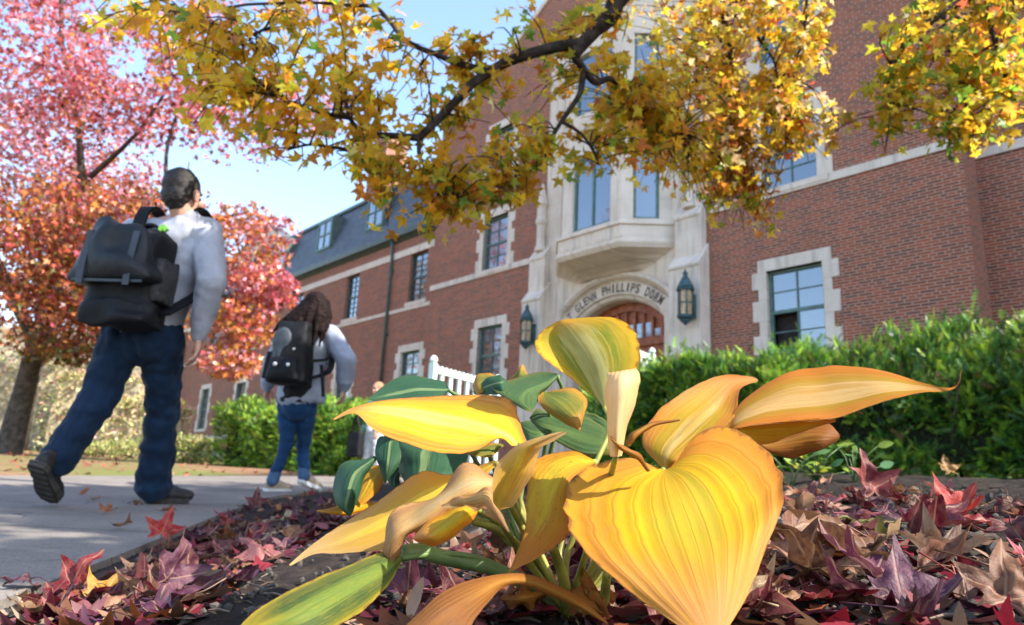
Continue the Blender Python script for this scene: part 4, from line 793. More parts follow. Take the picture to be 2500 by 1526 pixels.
def shoe(parent, org, heel, toe, up, mat, sole=None, w=.047, k=1., trim=None):
    """heel and toe on the sole line, up away from the sole"""
    h = Vector(heel); t_ = Vector(toe); f = (t_ - h).normalized(); u = (Vector(up) - f * Vector(up).dot(f)).normalized(); r = f.cross(u); L_ = (t_ - h).length; Rm = rotm(r, f, u); B = Blob()
    P = lambda x, y, z: np.array(h + r * x + f * y * L_ + u * z)
    B.ball(P(0, .14, .045), (.040 * k, .055 * k, .045 * k), Rm); B.ball(P(0, .2, .075), (.040 * k, .055 * k, .045 * k), Rm); B.ball(P(0, .45, .05), (.042 * k, .085 * k, .045 * k), Rm); B.ball(P(0, .72, .04), (.050 * k, .085 * k, .036 * k), Rm); B.ball(P(.004, .88, .034), (.043 * k, .045 * k, .030 * k), Rm)
    o = B.build('shoe', mat, parent, .006, 4, origin=org, cut=[(h + u * .012, -u)])
    m = MB(); out = [(-.30, .0), (-.36, .10), (-.30, .35), (-.42, .62), (-.44, .78), (-.32, .93), (0, 1.0), (.32, .94), (.46, .78), (.43, .6), (.32, .35), (.36, .10), (.28, 0.), (0, -.03)]
    for a_, b_, g in ((-.004, .012, 1.), (.0125, .022, 1.03)):
        vs = [tuple(h + r * x * .115 * k * g + f * ((y - .5) * g + .5) * L_ + u * z - org) for z in (a_, b_) for x, y in out]; n = len(out)
        m.add(vs, [tuple(range(n)), tuple(range(2 * n - 1, n - 1, -1))] + [(i, n + i, n + (i + 1) % n, (i + 1) % n) for i in range(n)])
    for q in range(6):      # tread blocks
        y = .1 + q * .15; c = h + f * y * L_ - u * .008; vs = [tuple(c + r * a_ + f * b_ + u * e - org) for e in (-.004, .0035) for a_, b_ in ((-.034, -.011), (.034, -.011), (.034, .011), (-.034, .011))]; m.add(vs, [(0, 1, 2, 3), (7, 6, 5, 4), (0, 4, 5, 1), (1, 5, 6, 2), (2, 6, 7, 3), (3, 7, 4, 0)])
    m.build('sole', sole or M['sole'], o); return o
def strip(m, pts, wv, width, th):
    """flat webbing along pts, wv the width direction"""
    P = crom([tuple(p) for p in pts], len(pts) * 5); n = len(P); w_ = np.array(Vector(wv).normalized()) * width / 2; vs = []
    for i_, p in enumerate(P):
        t_ = P[min(i_ + 1, n - 1)] - P[max(i_ - 1, 0)]; t_ /= np.linalg.norm(t_); nn = np.cross(t_, w_ / np.linalg.norm(w_)); nn *= th / 2
        vs += [p - w_ - nn, p + w_ - nn, p + w_ + nn, p - w_ + nn]
    m.add(vs, [(i_ * 4 + a_, i_ * 4 + (a_ + 1) % 4, (i_ + 1) * 4 + (a_ + 1) % 4, (i_ + 1) * 4 + a_) for i_ in range(n - 1) for a_ in range(4)] + [(3, 2, 1, 0), tuple((n - 1) * 4 + a_ for a_ in range(4))])

# --- man with the big dark bag
def V(x, y, d): return at(x, y, d)
mw = Vector((.08, 1., 0)).normalized(); mr = Vector((mw.y, -mw.x, 0))
base = V(300, 1240, 3.6); base.z = .0235 * base.y + .012; man = empty('person', base); tag(man, 'man in grey sweatshirt and dark jeans striding along the path under a large black bag', 'person'); O = base
hc = V(447, 476, 3.62); neck = V(450, 545, 3.62); chest = V(415, 620, 3.66); waist = V(365, 755, 3.62); pel = V(352, 810, 3.6)
shR = chest + mr * .178 + Vector((0, 0, .118)); shL = chest - mr * .20 + Vector((0, 0, .10))
elR = V(515, 690, 3.52); wrR = V(486, 815, 3.56); elL = shL + Vector((0, 0, -.27)) + mw * .06 - mr * .05; wrL = elL + Vector((0, 0, -.16)) + mw * .19
hipR = pel + mr * .095 - Vector((0, 0, .02)); hipL = pel - mr * .095 - Vector((0, 0, .02)); knR = V(398, 985, 3.74); anR = V(378, 1178, 3.82); knL = V(232, 985, 3.46); anL = V(140, 1120, 3.34)
hd = Vector((.22, .97, .02)).normalized()
B = Blob(); head(B, hc, hd, 1.06); B.limb([hc - Vector((0, 0, .05)) - hd * .02, neck], [.056, .062]); B.limb([neck, chest, waist, pel], [.07, .14, .13, .13])
B.limb([shR, elR, wrR], [.06, .047, .030]); B.limb([shL, elL, wrL], [.06, .047, .030]); B.limb([neck, shR], [.06, .06]); B.limb([neck, shL], [.06, .06]); B.limb([hipR, knR, anR], [.075, .052, .036]); B.limb([hipL, knL, anL], [.075, .052, .036])
hand(B, wrR, V(481, 880, 3.53) - wrR, Vector((-.85, -.3, 0)), 1.02, .6, 1); hand(B, wrL, Vector((.2, .3, -1)), mr, 1., .6, -1)
B.build('body', M['skin'], man, .0055, 4, origin=O)
eyes(hc, hd, 1.06, man, O)
H = Blob(); r_, f_, u_ = frame(hd); Rm = rotm(r_, f_, u_)
H.ball(hc + f_ * -.022 + u_ * .036, (.0875, .104, .100), Rm); H.ball(hc + f_ * -.052 + u_ * -.022, (.078, .066, .066), Rm); H.ball(hc + f_ * -.045 + u_ * -.062, (.056, .045, .04), Rm)
H.build('hair', M['hair_dark'], man, .007, 3, .004, 60., origin=O, cut=[(hc + f_ * .012 + u_ * .0, (f_ * .90 - u_ * .30))])
S = Blob(); S.limb([neck - Vector((0, 0, .03)), chest, waist, pel + Vector((0, 0, .03))], [.085, .165, .165, .165]); 
for s_ in (-1, 1): S.limb([chest + mr * .09 * s_, waist + mr * .06 * s_, pel + mr * .05 * s_ + Vector((0, 0, .03))], [.13, .13, .135])
S.limb([neck + Vector((0, 0, -.045)), shR], [.075, .085]); S.limb([neck + Vector((0, 0, -.045)), shL], [.075, .085]); S.limb([shR, shR + (elR - shR) * .5, elR, elR + (wrR - elR) * .75, wrR + (wrR - elR) * .02], [.080, .084, .072, .058, .043]); S.limb([shL, elL, wrL], [.09, .076, .046])
S.limb([neck + Vector((0, 0, -.03)), neck + Vector((0, 0, .015))], [.085, .078])
S.build('sweatshirt', M['sweat'], man, .008, 5, .0075, 9., origin=O)
J = Blob(); J.limb([pel + Vector((0, 0, .10)), pel - Vector((0, 0, .03))], [.176, .15])
for s_ in (-1, 1): J.ball(pel + mr * .075 * s_ - mw * .04 - Vector((0, 0, .03)), (.105, .12, .125))
J.limb([hipR, hipR + (knR - hipR) * .5, knR, knR + (anR - knR) * .5, anR + Vector((0, 0, -.01))], [.112, .102, .088, .085, .094]); J.limb([hipL, hipL + (knL - hipL) * .5, knL, knL + (anL - knL) * .5, anL], [.112, .102, .088, .084, .084])
J.build('jeans', M['jeans'], man, .008, 3, .017, 8., seed=4, origin=O)
toeR = V(462, 1222, 3.98); heelR = V(352, 1232, 3.84); toeR.z = heelR.z = .0235 * 3.8 + .026
shoe(man, O, heelR, toeR, (0, 0, 1), M['shoe_black'], k=1.05)
heelL = V(88, 1138, 3.18); toeL = V(122, 1236, 3.40); toeL.z = max(toeL.z, .0235 * 3.4 + .03); shoe(man, O, heelL, toeL, mw * .75 + Vector((0, 0, .65)), M['shoe_black'], k=1.08)
# his bag
bu = (Vector((0, 0, 1)) + mw * .05).normalized(); bb = -mw; br = mr; bc = V(322, 676, 3.40)
bag = empty('backpack', bc - bu * .24); tag(bag, 'large black flap topped bag on the man\'s back', 'backpack'); BO = Vector(bag.location)
def bagbox(name, mat, c, w_, d_, h_, top=1., bot=1., parent=None, bev=.03, wr=.006, tilt=0., bulge=.02):
    bm = bmesh.new(); bmesh.ops.create_cube(bm, size=1); bmesh.ops.subdivide_edges(bm, edges=bm.edges[:], cuts=7, use_grid_fill=True)
    for v in bm.verts:
        x, y, z = v.co; s_ = bot + (top - bot) * (z + .5); q_ = 1 - (abs(x) * 2) ** 4 * .06 - (abs(z) * 2) ** 4 * .06
        p = Vector((x * w_ * s_ * (1 - (abs(y * 2) ** 4) * .05), y * d_ * s_ * q_ + (bulge * (1 - 4 * x * x) * (1 - 4 * z * z) if y < 0 else 0) * -1, z * h_ * (1 - (abs(x * 2) ** 4) * .03)))
        n_ = mnoise(p * 9 + Vector(c) * 7) * wr; v.co = p * (1 + n_ * 3) + Vector((n_, -n_, n_))
    me = bpy.data.meshes.new(name); bm.to_mesh(me); bm.free(); me.polygons.foreach_set('use_smooth', [True] * len(me.polygons))
    me.transform(Matrix((br, mw, bu)).transposed().to_4x4()); me.transform(Matrix.Translation(Vector(c) - BO)); o = link(name, me, mat, parent or bag); m_ = o.modifiers.new('b', 'SUBSURF'); m_.levels = m_.render_levels = 1; return o
bagbox('bag_body', M['black_ny'], bc, .335, .22, .48, .88, .97, wr=.034)
bagbox('flap', M['flap'], bc + bb * .085 + bu * .085 - br * .015, .375, .17, .30, .72, 1.10, wr=.042, bulge=.03)
bagbox('side_pocket', M['mesh_pocket'], bc + br * .165 - bu * .02, .065, .15, .22, .9, 1., wr=.02)
bagbox('bottom_panel', M['black_ny'], bc + bb * .03 - bu * .20 + br * .01, .325, .21, .12, 1., .96, wr=.034)
for x_ in (-.12, .10): m = MB(); strip(m, [p - BO for p in (bc + bb * .178 + br * x_ + bu * .17, bc + bb * .19 + br * x_ + bu * .02, bc + bb * .185 + br * x_ - bu * .09)], br, .03, .008); m.build('flap_strap', M['grey_ny'], bag)
m = MB(); strip(m, [p - BO for p in (bc + bb * .165 - br * .17 - bu * .065, bc + bb * .18 - bu * .07, bc + bb * .165 + br * .16 - bu * .065)], bb, .012, .012); m.build('flap_piping', M['grey_ny'], bag)
m = MB()
for s_ in (-1, 1):
    e_ = 0 if s_ > 0 else .02
    strip(m, [p - BO for p in (bc + bu * .2 + br * .10 * s_ - bb * .10, chest + br * .115 * s_ + bu * .20 + bb * .10, chest + br * .125 * s_ + bu * .235 - bb * .03, chest + br * .13 * s_ + bu * .12 + mw * .185, chest + br * .145 * s_ - bu * .08 + mw * .185, chest + br * .185 * s_ - bu * .2 + mw * .02, bc + br * .19 * s_ - bu * .18)], br, .062, .014)
m.build('shoulder_strap', M['black_ny'], bag)
m = MB(); strip(m, [p - BO for p in (bc + bu * .23 - br * .07 - bb * .06, bc + bu * .285 - br * .03 - bb * .07, bc + bu * .285 + br * .03 - bb * .07, bc + bu * .23 + br * .07 - bb * .06)], bb, .04, .012); m.build('grab_handle', M['black_ny'], bag)
m = MB(); q_ = bc + bb * .175 + bu * .02; m.add([tuple(q_ + Vector(v) * .012 - BO) for v in ICO[0]], ICO[1]); m.build('buckle', M['white_trim'], bag, True)
m = MB(); strip(m, [p - BO for p in (bc + bu * .235 + br * .10 + bb * .01, bc + bu * .255 + br * .115 + bb * .012, bc + bu * .235 + br * .135 + bb * .014)], bb, .02, .02); m.build('lime_tag', M['lime'], bag)

# --- woman
ww = Vector((.20, .98, 0)).normalized(); wr_ = Vector((ww.y, -ww.x, 0)); d0 = 5.78
base = V(700, 1206, d0); base.z = .0235 * base.y + .012; wom = empty('person', base); tag(wom, 'woman with long brown hair, pale hoodie and rolled jeans walking away on the path', 'person'); O = base
hc = V(772, 752, d0); neck = V(770, 800, d0); chest = V(755, 850, d0 + .02); waist = V(735, 930, d0); pel = V(727, 972, d0)
shR = chest + wr_ * .17 + Vector((0, 0, .115)); shL = chest - wr_ * .17 + Vector((0, 0, .115)); elR = V(846, 880, d0 - .08); wrR = V(840, 945, d0 - .05); elL = V(668, 880, d0 + .16); wrL = V(652, 945, d0 + .2)
hipR = pel + wr_ * .085; hipL = pel - wr_ * .085; knA = V(700, 1085, d0 + .02); anA = V(666, 1172, d0 - .04); knB = V(740, 1090, d0 + .16); anB = V(742, 1163, d0 + .10)
hd = Vector((.12, .99, -.05)).normalized()
B = Blob(); head(B, hc, hd, .98); B.limb([hc - Vector((0, 0, .05)), neck], [.048, .052]); B.limb([neck, chest, waist, pel], [.06, .12, .11, .12]); B.limb([shR, elR, wrR], [.05, .04, .026]); B.limb([shL, elL, wrL], [.05, .04, .026])
B.limb([neck, shR], [.05, .05]); B.limb([neck, shL], [.05, .05]); B.limb([hipL, knA, anA], [.06, .036, .028]); B.limb([hipR, knB, anB], [.06, .036, .028])
hand(B, wrR, Vector((-.03, .05, -1)), -wr_, .92, .6, 1); hand(B, wrL, Vector((.05, .1, -1)), wr_, .92, .6, -1)
B.build('body', M['skin'], wom, .0055, 4, origin=O); eyes(hc, hd, .98, wom, O)
H = Blob(); r_, f_, u_ = frame(hd); Rm = rotm(r_, f_, u_); H.ball(hc + f_ * -.02 + u_ * .035, (.096, .104, .10), Rm)
for q in range(34):
    a = rng.uniform(-1.9, 1.9); st = hc + u_ * .05 + (r_ * math.sin(a) * .075 - f_ * math.cos(a) * .075); ln = rng.uniform(.24, .40); sw = -r_ * rng.uniform(.0, .17) * (1.2 if a < 0 else .35) + rng.normal(0, .02) * f_
    H.limb([st, st + (r_ * math.sin(a) - f_ * math.cos(a)) * .035 - u_ * .11 + sw * .25, st + (r_ * math.sin(a) - f_ * math.cos(a)) * .05 - u_ * ln * .7 + sw * .7, st + (r_ * math.sin(a) - f_ * math.cos(a)) * .05 - u_ * ln + sw], [.032, .030, .022, .008])
H.build('hair', M['hair_brown'], wom, .007, 2, .006, 40., origin=O, cut=[(hc + f_ * .05 + u_ * .0, (f_ * .9 - u_ * .35))])
S = Blob(); S.limb([neck - Vector((0, 0, .04)), chest, waist, pel + Vector((0, 0, .02))], [.075, .145, .15, .155])
for s_ in (-1, 1): S.limb([chest + wr_ * .07 * s_, pel + wr_ * .05 * s_ + Vector((0, 0, .03))], [.115, .13])
S.limb([neck - Vector((0, 0, .05)), shR], [.07, .078]); S.limb([neck - Vector((0, 0, .05)), shL], [.07, .078]); S.limb([shR, elR, elR + (wrR - elR) * .7, wrR], [.085, .085, .075, .048]); S.limb([shL, elL, elL + (wrL - elL) * .7, wrL], [.082, .08, .07, .048])
S.limb([pel + wr_ * .14 + Vector((0, 0, .22)), pel + wr_ * .19 - Vector((0, 0, .0))], [.07, .05])
S.build('hoodie', M['hoodie'], wom, .009, 5, .006, 9., origin=O, seed=2)
S = Blob(); S.limb([waist - Vector((0, 0, .02)), pel - Vector((0, 0, .0))], [.155, .150]); S.build('black_top', M['black_cloth'], wom, .01, 5, .008, 9., origin=O, cut=[(pel - Vector((0, 0, .045)), Vector((0, 0, -1)))])
J = Blob(); J.limb([pel + Vector((0, 0, .06)), pel - Vector((0, 0, .06))], [.13, .13]); J.limb([hipL, hipL.lerp(knA, .5), knA, knA.lerp(anA, .5), anA + Vector((0, 0, .02))], [.092, .076, .058, .050, .044]); J.limb([hipR, hipR.lerp(knB, .5), knB, knB.lerp(anB, .5), anB + Vector((0, 0, .02))], [.092, .076, .058, .050, .044])
jo = J.build('jeans', M['jeans2'], wom, .008, 4, .008, 8., origin=O)
for k_, a_ in ((knA, anA), (knB, anB)):
    c_ = Blob(); dd = (a_ - k_).normalized(); c_.limb([a_ + dd * -.05, a_ + dd * .0], [.050, .052]); c_.build('rolled_cuff', M['cuff'], jo, .008, 2, origin=O)
gz = .0235 * d0 + .016
h_ = V(648, 1203, d0 - .05); t_ = V(708, 1206, d0 + .16); h_.z = t_.z = gz; shoe(wom, O, h_, t_, (0, 0, 1), M['shoe_tan'], M['white_trim'], k=.9)
h_ = V(732, 1176, d0 + .06); t_ = V(782, 1186, d0 + .28); h_.z = max(h_.z, gz + .06); t_.z = gz + .01; shoe(wom, O, h_, t_, (0, 0, 1), M['shoe_tan'], M['white_trim'], k=.9)
br, bu, bb, mw_keep, mw = wr_, (Vector((0, 0, 1)) + ww * .04).normalized(), -ww, mw, ww
bc = V(715, 862, 5.55)
bag = empty('backpack', bc - bu * .27); tag(bag, 'black backpack with a rounded grey front flap on the woman\'s back', 'backpack'); BO = Vector(bag.location)
bagbox('bag_body', M['black_ny'], bc, .33, .20, .50, .74, 1., wr=.012, bulge=.05)
fl = Blob(); Rm = rotm(br, mw, bu); fl.ball(bc + bb * .105 - br * .045 + bu * .075, (.085, .035, .115), Rm); fl.ball(bc + bb * .105 - br * .045 + bu * .0, (.065, .032, .10), Rm); fl.build('front_flap', M['grey_ny'], bag, .007, 4, origin=BO)
bagbox('front_pocket', M['black_ny'], bc + bb * .10 - bu * .14, .26, .10, .18, .85, 1., wr=.01)
bagbox('side_pocket', M['black_ny'], bc - br * .17 - bu * .1, .07, .14, .22, .7, 1., wr=.01)
m = MB()
for s_ in (-1, 1): strip(m, [p - BO for p in (bc + bu * .19 + br * .08 * s_ - bb * .08, chest + br * .10 * s_ + bu * .18 + bb * .08, chest + br * .105 * s_ + bu * .205 - bb * .03, chest + br * .11 * s_ + bu * .1 + ww * .16, chest + br * .13 * s_ - bu * .1 + ww * .165, chest + br * .165 * s_ - bu * .2 + ww * .02, bc + br * .15 * s_ - bu * .2)], br, .055, .013)
strip(m, [p - BO for p in (bc + br * .15 - bu * .06, bc + br * .24 - bu * .02 - bb * .12, chest + br * .19 + bu * .02 - bb * .02)], bu, .025, .01); strip(m, [p - BO for p in (bc + br * .22 - bu * .08 - bb * .06, bc + br * .25 - bu * .2 - bb * .05, bc + br * .27 - bu * .33 - bb * .06)], br, .025, .008)
m.build('shoulder_strap', M['black_ny'], bag)
m = MB()
for a_, b_, s_ in ((-.045, -.115, .014), (.07, -.12, .012), (.10, -.0, .009)): q_ = bc + bb * (.16 if a_ < 0.06 else .175) + br * a_ + bu * b_; m.add([tuple(q_ + Vector(v) * s_ * 1.2 - BO) for v in ICO[0]], ICO[1])
m.build('reflector_tags', M['white_trim'], bag, True)
mw = mw_keep

# --- third person, beyond the hosta
d0 = 12.; base = V(905, 1166, d0); base.z = ground_z(base.x, base.y) if base.x > path_edge(base.y) else .0235 * base.y + .012; th = empty('person', base); tag(th, 'fair haired person in mint jacket and white trousers half hidden behind the hosta', 'person'); O = base; z0 = base.z
hc = V(922, 950, d0); hd = Vector((-.6, -.78, -.1)).normalized(); r_, f_, u_ = frame(hd); hd2 = Vector((-.6, -.8, 0)); rr_, ff_, _ = frame(hd2); up_ = Vector((0, 0, 1))
C0 = Vector((base.x, base.y, 0)); hz = hc.z
neck = Vector((hc.x, hc.y, hz - .13)) - ff_ * .02; chest = Vector((base.x, base.y, hz - .34)); pel = Vector((base.x, base.y, hz - .72))
shR = chest + rr_ * .16 + up_ * .11; shL = chest - rr_ * .16 + up_ * .11; elR = shR + Vector((0, 0, -.27)) + rr_ * .05; wrR = elR + ff_ * .12 + up_ * -.2 ; elL = shL + up_ * -.27 - rr_ * .05; wrL = elL + ff_ * .14 + up_ * -.18
knR = pel + rr_ * .09 + up_ * -.38 + ff_ * .05; anR = Vector((knR.x, knR.y, z0 + .09)); knL = pel - rr_ * .09 + up_ * -.38; anL = Vector((knL.x, knL.y, z0 + .09)) - ff_ * .1
B = Blob(); head(B, hc, hd, .98); B.limb([hc - u_ * .05, neck], [.05, .053]); B.limb([neck, chest, pel], [.06, .12, .12]); B.limb([shR, elR, wrR], [.05, .04, .027]); B.limb([shL, elL, wrL], [.05, .04, .027]); B.limb([neck, shR], [.05, .05]); B.limb([neck, shL], [.05, .05]); B.limb([pel + rr_ * .08, knR, anR], [.08, .055, .036]); B.limb([pel - rr_ * .08, knL, anL], [.08, .055, .036])
hand(B, wrR, ff_ * .2 - up_, -rr_, .95, .7, 1); hand(B, wrL, ff_ * .2 - up_, rr_, .95, .7, -1); B.build('body', M['skin'], th, .007, 4, origin=O); eyes(hc, hd, .98, th, O)
H = Blob(); Rm = rotm(r_, f_, u_); H.ball(hc - f_ * .022 + u_ * .04, (.086, .10, .09), Rm); H.ball(hc - f_ * .05 - u_ * .03, (.08, .06, .07), Rm); H.build('hair', M['hair_fair'], th, .008, 3, .004, 50., origin=O, cut=[(hc + f_ * .06 + u_ * .03, f_ * .8 - u_ * .5)])
S = Blob(); S.limb([neck - up_ * .04, chest, pel + up_ * .05], [.075, .145, .15]); S.limb([neck - up_ * .05, shR, elR, wrR], [.07, .08, .07, .048]); S.limb([neck - up_ * .05, shL, elL, wrL], [.07, .08, .07, .048]); S.build('jacket', M['mint_cl'], th, .011, 5, .01, 8., origin=O)
S = Blob(); S.limb([chest + ff_ * .06 + up_ * .1, pel + ff_ * .075 + up_ * .06], [.092, .10]); S.build('white_shirt', M['white_cl'], th, .011, 4, .004, 8., origin=O)
J = Blob(); J.limb([pel + up_ * .05, pel - up_ * .05], [.135, .135]); J.limb([pel + rr_ * .08, knR, anR], [.11, .085, .085]); J.limb([pel - rr_ * .08, knL, anL], [.11, .085, .085]); J.build('trousers', M['white_cl'], th, .011, 4, .01, 7., origin=O)
for a_ in (anR, anL): h_ = Vector((a_.x, a_.y, z0 + .012)) - ff_ * .05; shoe(th, O, h_, h_ + ff_ * .25, (0, 0, 1), M['shoe_tan'], M['white_trim'], k=.9)
bp = V(868, 1085, d0 - .15); tb_ = empty('shoulder_bag', bp - up_ * .25); tag(tb_, 'black bag hanging beside the person in white trousers', 'bag'); br, bu, bb = rr_, up_, ff_; BO = Vector(tb_.location); mwk, mw = mw, -ff_; bc = bp
bagbox('bag_body', M['black_ny'], bp, .30, .15, .42, .9, 1., tb_, wr=.012); m = MB(); strip(m, [p - BO for p in (bp + up_ * .19 - rr_ * .1, bp + up_ * .5, shR + up_ * .085, bp + up_ * .45 + rr_ * .06, bp + up_ * .19 + rr_ * .1)], ff_, .04, .012); m.build('strap', M['black_ny'], tb_)
mw = mwk

# ------------------------------------------------------------------ the hostas
def hosta_mat(name, centre, mid, margin, tip, cw=.25, mw_=.78, spots=0., streak=.5, trans=.34, gain=1.3, vein=(1., 1., 1.), seed=0., split=None, tipa=.8, nv=9., rimk=.75):
    """leaf blade in its own u (base->tip) v (edge->edge) space: centre band, mid green, margin, tip, long streaks, parallel veins, spots"""
    t = NT(name); uv = t.sep(t.n('ShaderNodeUVMap').outputs[0]); u = uv[0]; v = t.math('SUBTRACT', t.math('MULTIPLY', uv[1], 2.), 1.); av = t.math('ABSOLUTE', v)
    sv = t.comb(t.math('ADD', t.math('MULTIPLY', u, 1.6), seed), t.math('MULTIPLY', v, 9.), seed); n1 = t.noise(sv, 1.3, 4, .6); n2 = t.noise(t.comb(t.math('MULTIPLY', u, 3.), t.math('MULTIPLY', v, 22.), seed + 3), 1., 3, .6); n3 = t.noise(t.comb(u, v, seed), 3.2, 4)
    w_ = t.math('ADD', av, t.math('MULTIPLY', t.math('SUBTRACT', n1, .5), .55))
    col = t.mix(t.step(w_, cw - .06, cw + .06), centre, mid)
    edge = t.math('ADD', t.math('MAXIMUM', av, t.math('SUBTRACT', t.math('MULTIPLY', u, 1.15), .12)), t.math('MULTIPLY', t.math('SUBTRACT', n1, .5), .5))
    col = t.mix(t.step(edge, mw_ - .22, mw_ + .2), col, margin)
    col = t.mix(t.math('MULTIPLY', t.step(t.math('ADD', u, t.math('MULTIPLY', t.math('SUBTRACT', n3, .5), .5)), tipa - .25, tipa + .22), .9), col, tip)
    col = t.mix(t.math('MULTIPLY', t.step(n2, .42, .68), streak), col, t.mix(.6, centre, margin))
    vn = t.math('ABSOLUTE', t.math('SUBTRACT', t.math('FRACT', t.math('MULTIPLY', t.math('POWER', av, .85), nv)), .5)); line = t.step(vn, .40, .5)
    col = t.mix(t.math('MULTIPLY', line, .35), col, t.mix(1., col, vein, 'MULTIPLY'))
    mott = t.noise(t.comb(u, v, seed + 9), 16., 5, .7); col = t.mix(t.math('MULTIPLY', t.step(mott, .50, .72), .45), col, t.mix(.5, margin, tip)); big = t.noise(t.comb(u, t.math('MULTIPLY', v, .8), seed + 13), 2.6, 3, .5); col = t.mix(t.math('MULTIPLY', t.step(big, .5, .66), .5), col, t.mix(.65, margin, mid)); fl = t.noise(t.comb(u, v, seed + 21), 38., 3, .6); col = t.mix(t.math('MULTIPLY', t.step(fl, .66, .74), .45), col, (.16, .08, .03))
    rim = t.math('ADD', t.math('MAXIMUM', av, t.math('SUBTRACT', t.math('MULTIPLY', u, 1.), .02)), t.math('MULTIPLY', t.math('SUBTRACT', t.noise(t.comb(t.math('MULTIPLY', u, 7.), v, seed + 31), 3., 4, .65), .5), .22)); col = t.mix(t.math('MULTIPLY', t.step(rim, .955, 1.0), rimk), col, (.20, .09, .035))
    if spots:
        sp = t.noise(t.comb(t.math('MULTIPLY', u, 2.2), v, seed + 5), 13., 5, .75); col = t.mix(t.math('MULTIPLY', t.step(sp, .60, .68), spots), col, (.10, .055, .03))
    fine = t.noise(t.comb(t.math('MULTIPLY', u, 30.), t.math('MULTIPLY', v, 110.), seed), 1., 2); hgt = t.math('ADD', t.math('MULTIPLY', line, -.6), t.math('MULTIPLY', fine, .5))
    nr = t.bump(hgt, .35, .002)
    return t.done(t.mixs(trans, t.pbr(t.mix(1., col, (.88, .84, .72), 'MULTIPLY'), .5, nr, Specular_IOR_Level=.14), t.trans(t.mix(1., col, (gain, gain, gain), 'MULTIPLY'))))
YEL = (.62, .40, .02); ORA = (.55, .215, .025); CRM = (.72, .58, .30); OLV = (.34, .30, .03); GRN = (.11, .20, .045); BGR = (.028, .085, .05); TAN = (.50, .29, .13); BRN = (.22, .09, .03)
HM = dict(
    front=hosta_mat('hosta_front', (.46, .37, .03), (.62, .39, .015), (.58, .22, .03), (.64, .31, .12), .28, .66, streak=.28, seed=1., vein=(.62, .55, .5), nv=6.),
    left=hosta_mat('hosta_left', (.78, .62, .16), (.68, .44, .02), (.58, .22, .035), (.56, .24, .09), .22, .70, streak=.6, seed=2.3, vein=(1.15, 1.2, 1.5)),
    top=hosta_mat('hosta_top', (.44, .46, .20), (.17, .22, .035), (.60, .34, .025), (.58, .28, .05), .40, .80, streak=.30, seed=4.1, tipa=.88),
    right=hosta_mat('hosta_right', (.56, .38, .16), (.36, .23, .018), (.48, .165, .022), (.48, .19, .08), .40, .66, streak=.4, seed=5.5, tipa=.9),
    funnel=hosta_mat('hosta_funnel', (.50, .38, .14), (.38, .26, .018), (.50, .19, .03), (.50, .19, .07), .22, .66, streak=.4, seed=6.5),
    orange=hosta_mat('hosta_orange', (.55, .36, .03), (.55, .30, .015), (.50, .20, .02), (.50, .23, .07), .2, .75, streak=.45, seed=7.7, spots=.5),
    speck=hosta_mat('hosta_speckled', (.56, .42, .03), (.52, .28, .018), (.48, .17, .022), (.42, .15, .04), .45, .8, streak=.3, seed=8.9, spots=.85),
    dried=hosta_mat('hosta_dried', (.56, .42, .22), (.54, .34, .13), (.40, .20, .09), (.24, .12, .07), .3, .62, streak=.8, seed=10., spots=.95, trans=.3, tipa=.75),
    cream=hosta_mat('hosta_cream', (.72, .56, .34), (.68, .50, .28), (.62, .40, .2), (.60, .42, .24), .3, .8, streak=.7, seed=11., spots=.15, nv=12., vein=(.7, .62, .55), trans=.3),
    brown=hosta_mat('hosta_brown', (.34, .17, .035), (.30, .125, .022), (.22, .08, .02), (.17, .07, .03), .2, .7, streak=.5, seed=12., spots=.9, trans=.25),
    pale=hosta_mat('hosta_pale', (.68, .50, .06), (.56, .34, .05), (.52, .29, .09), (.60, .42, .22), .22, .7, streak=.4, seed=13., tipa=.75),
    green=hosta_mat('hosta_green', (.17, .25, .12), BGR, (.035, .10, .05), (.04, .10, .05), .12, .9, streak=.18, seed=14., gain=1.2, trans=.22, vein=(1.4, 1.4, 1.3), rimk=.15),
    green2=hosta_mat('hosta_mid_green', (.09, .17, .06), (.05, .115, .05), (.12, .16, .04), (.40, .20, .04), .2, .9, streak=.3, seed=15., gain=1.3, trans=.25, tipa=.95),
    turning=hosta_mat('hosta_turning', (.14, .20, .04), (.10, .16, .035), (.45, .22, .03), (.50, .24, .08), .2, .72, streak=.4, seed=16., trans=.3, tipa=.85),
    lowgreen=hosta_mat('hosta_low_green', (.13, .20, .045), (.055, .10, .035), (.40, .32, .03), (.45, .32, .03), .34, .92, streak=.25, seed=17., trans=.3, tipa=.85))
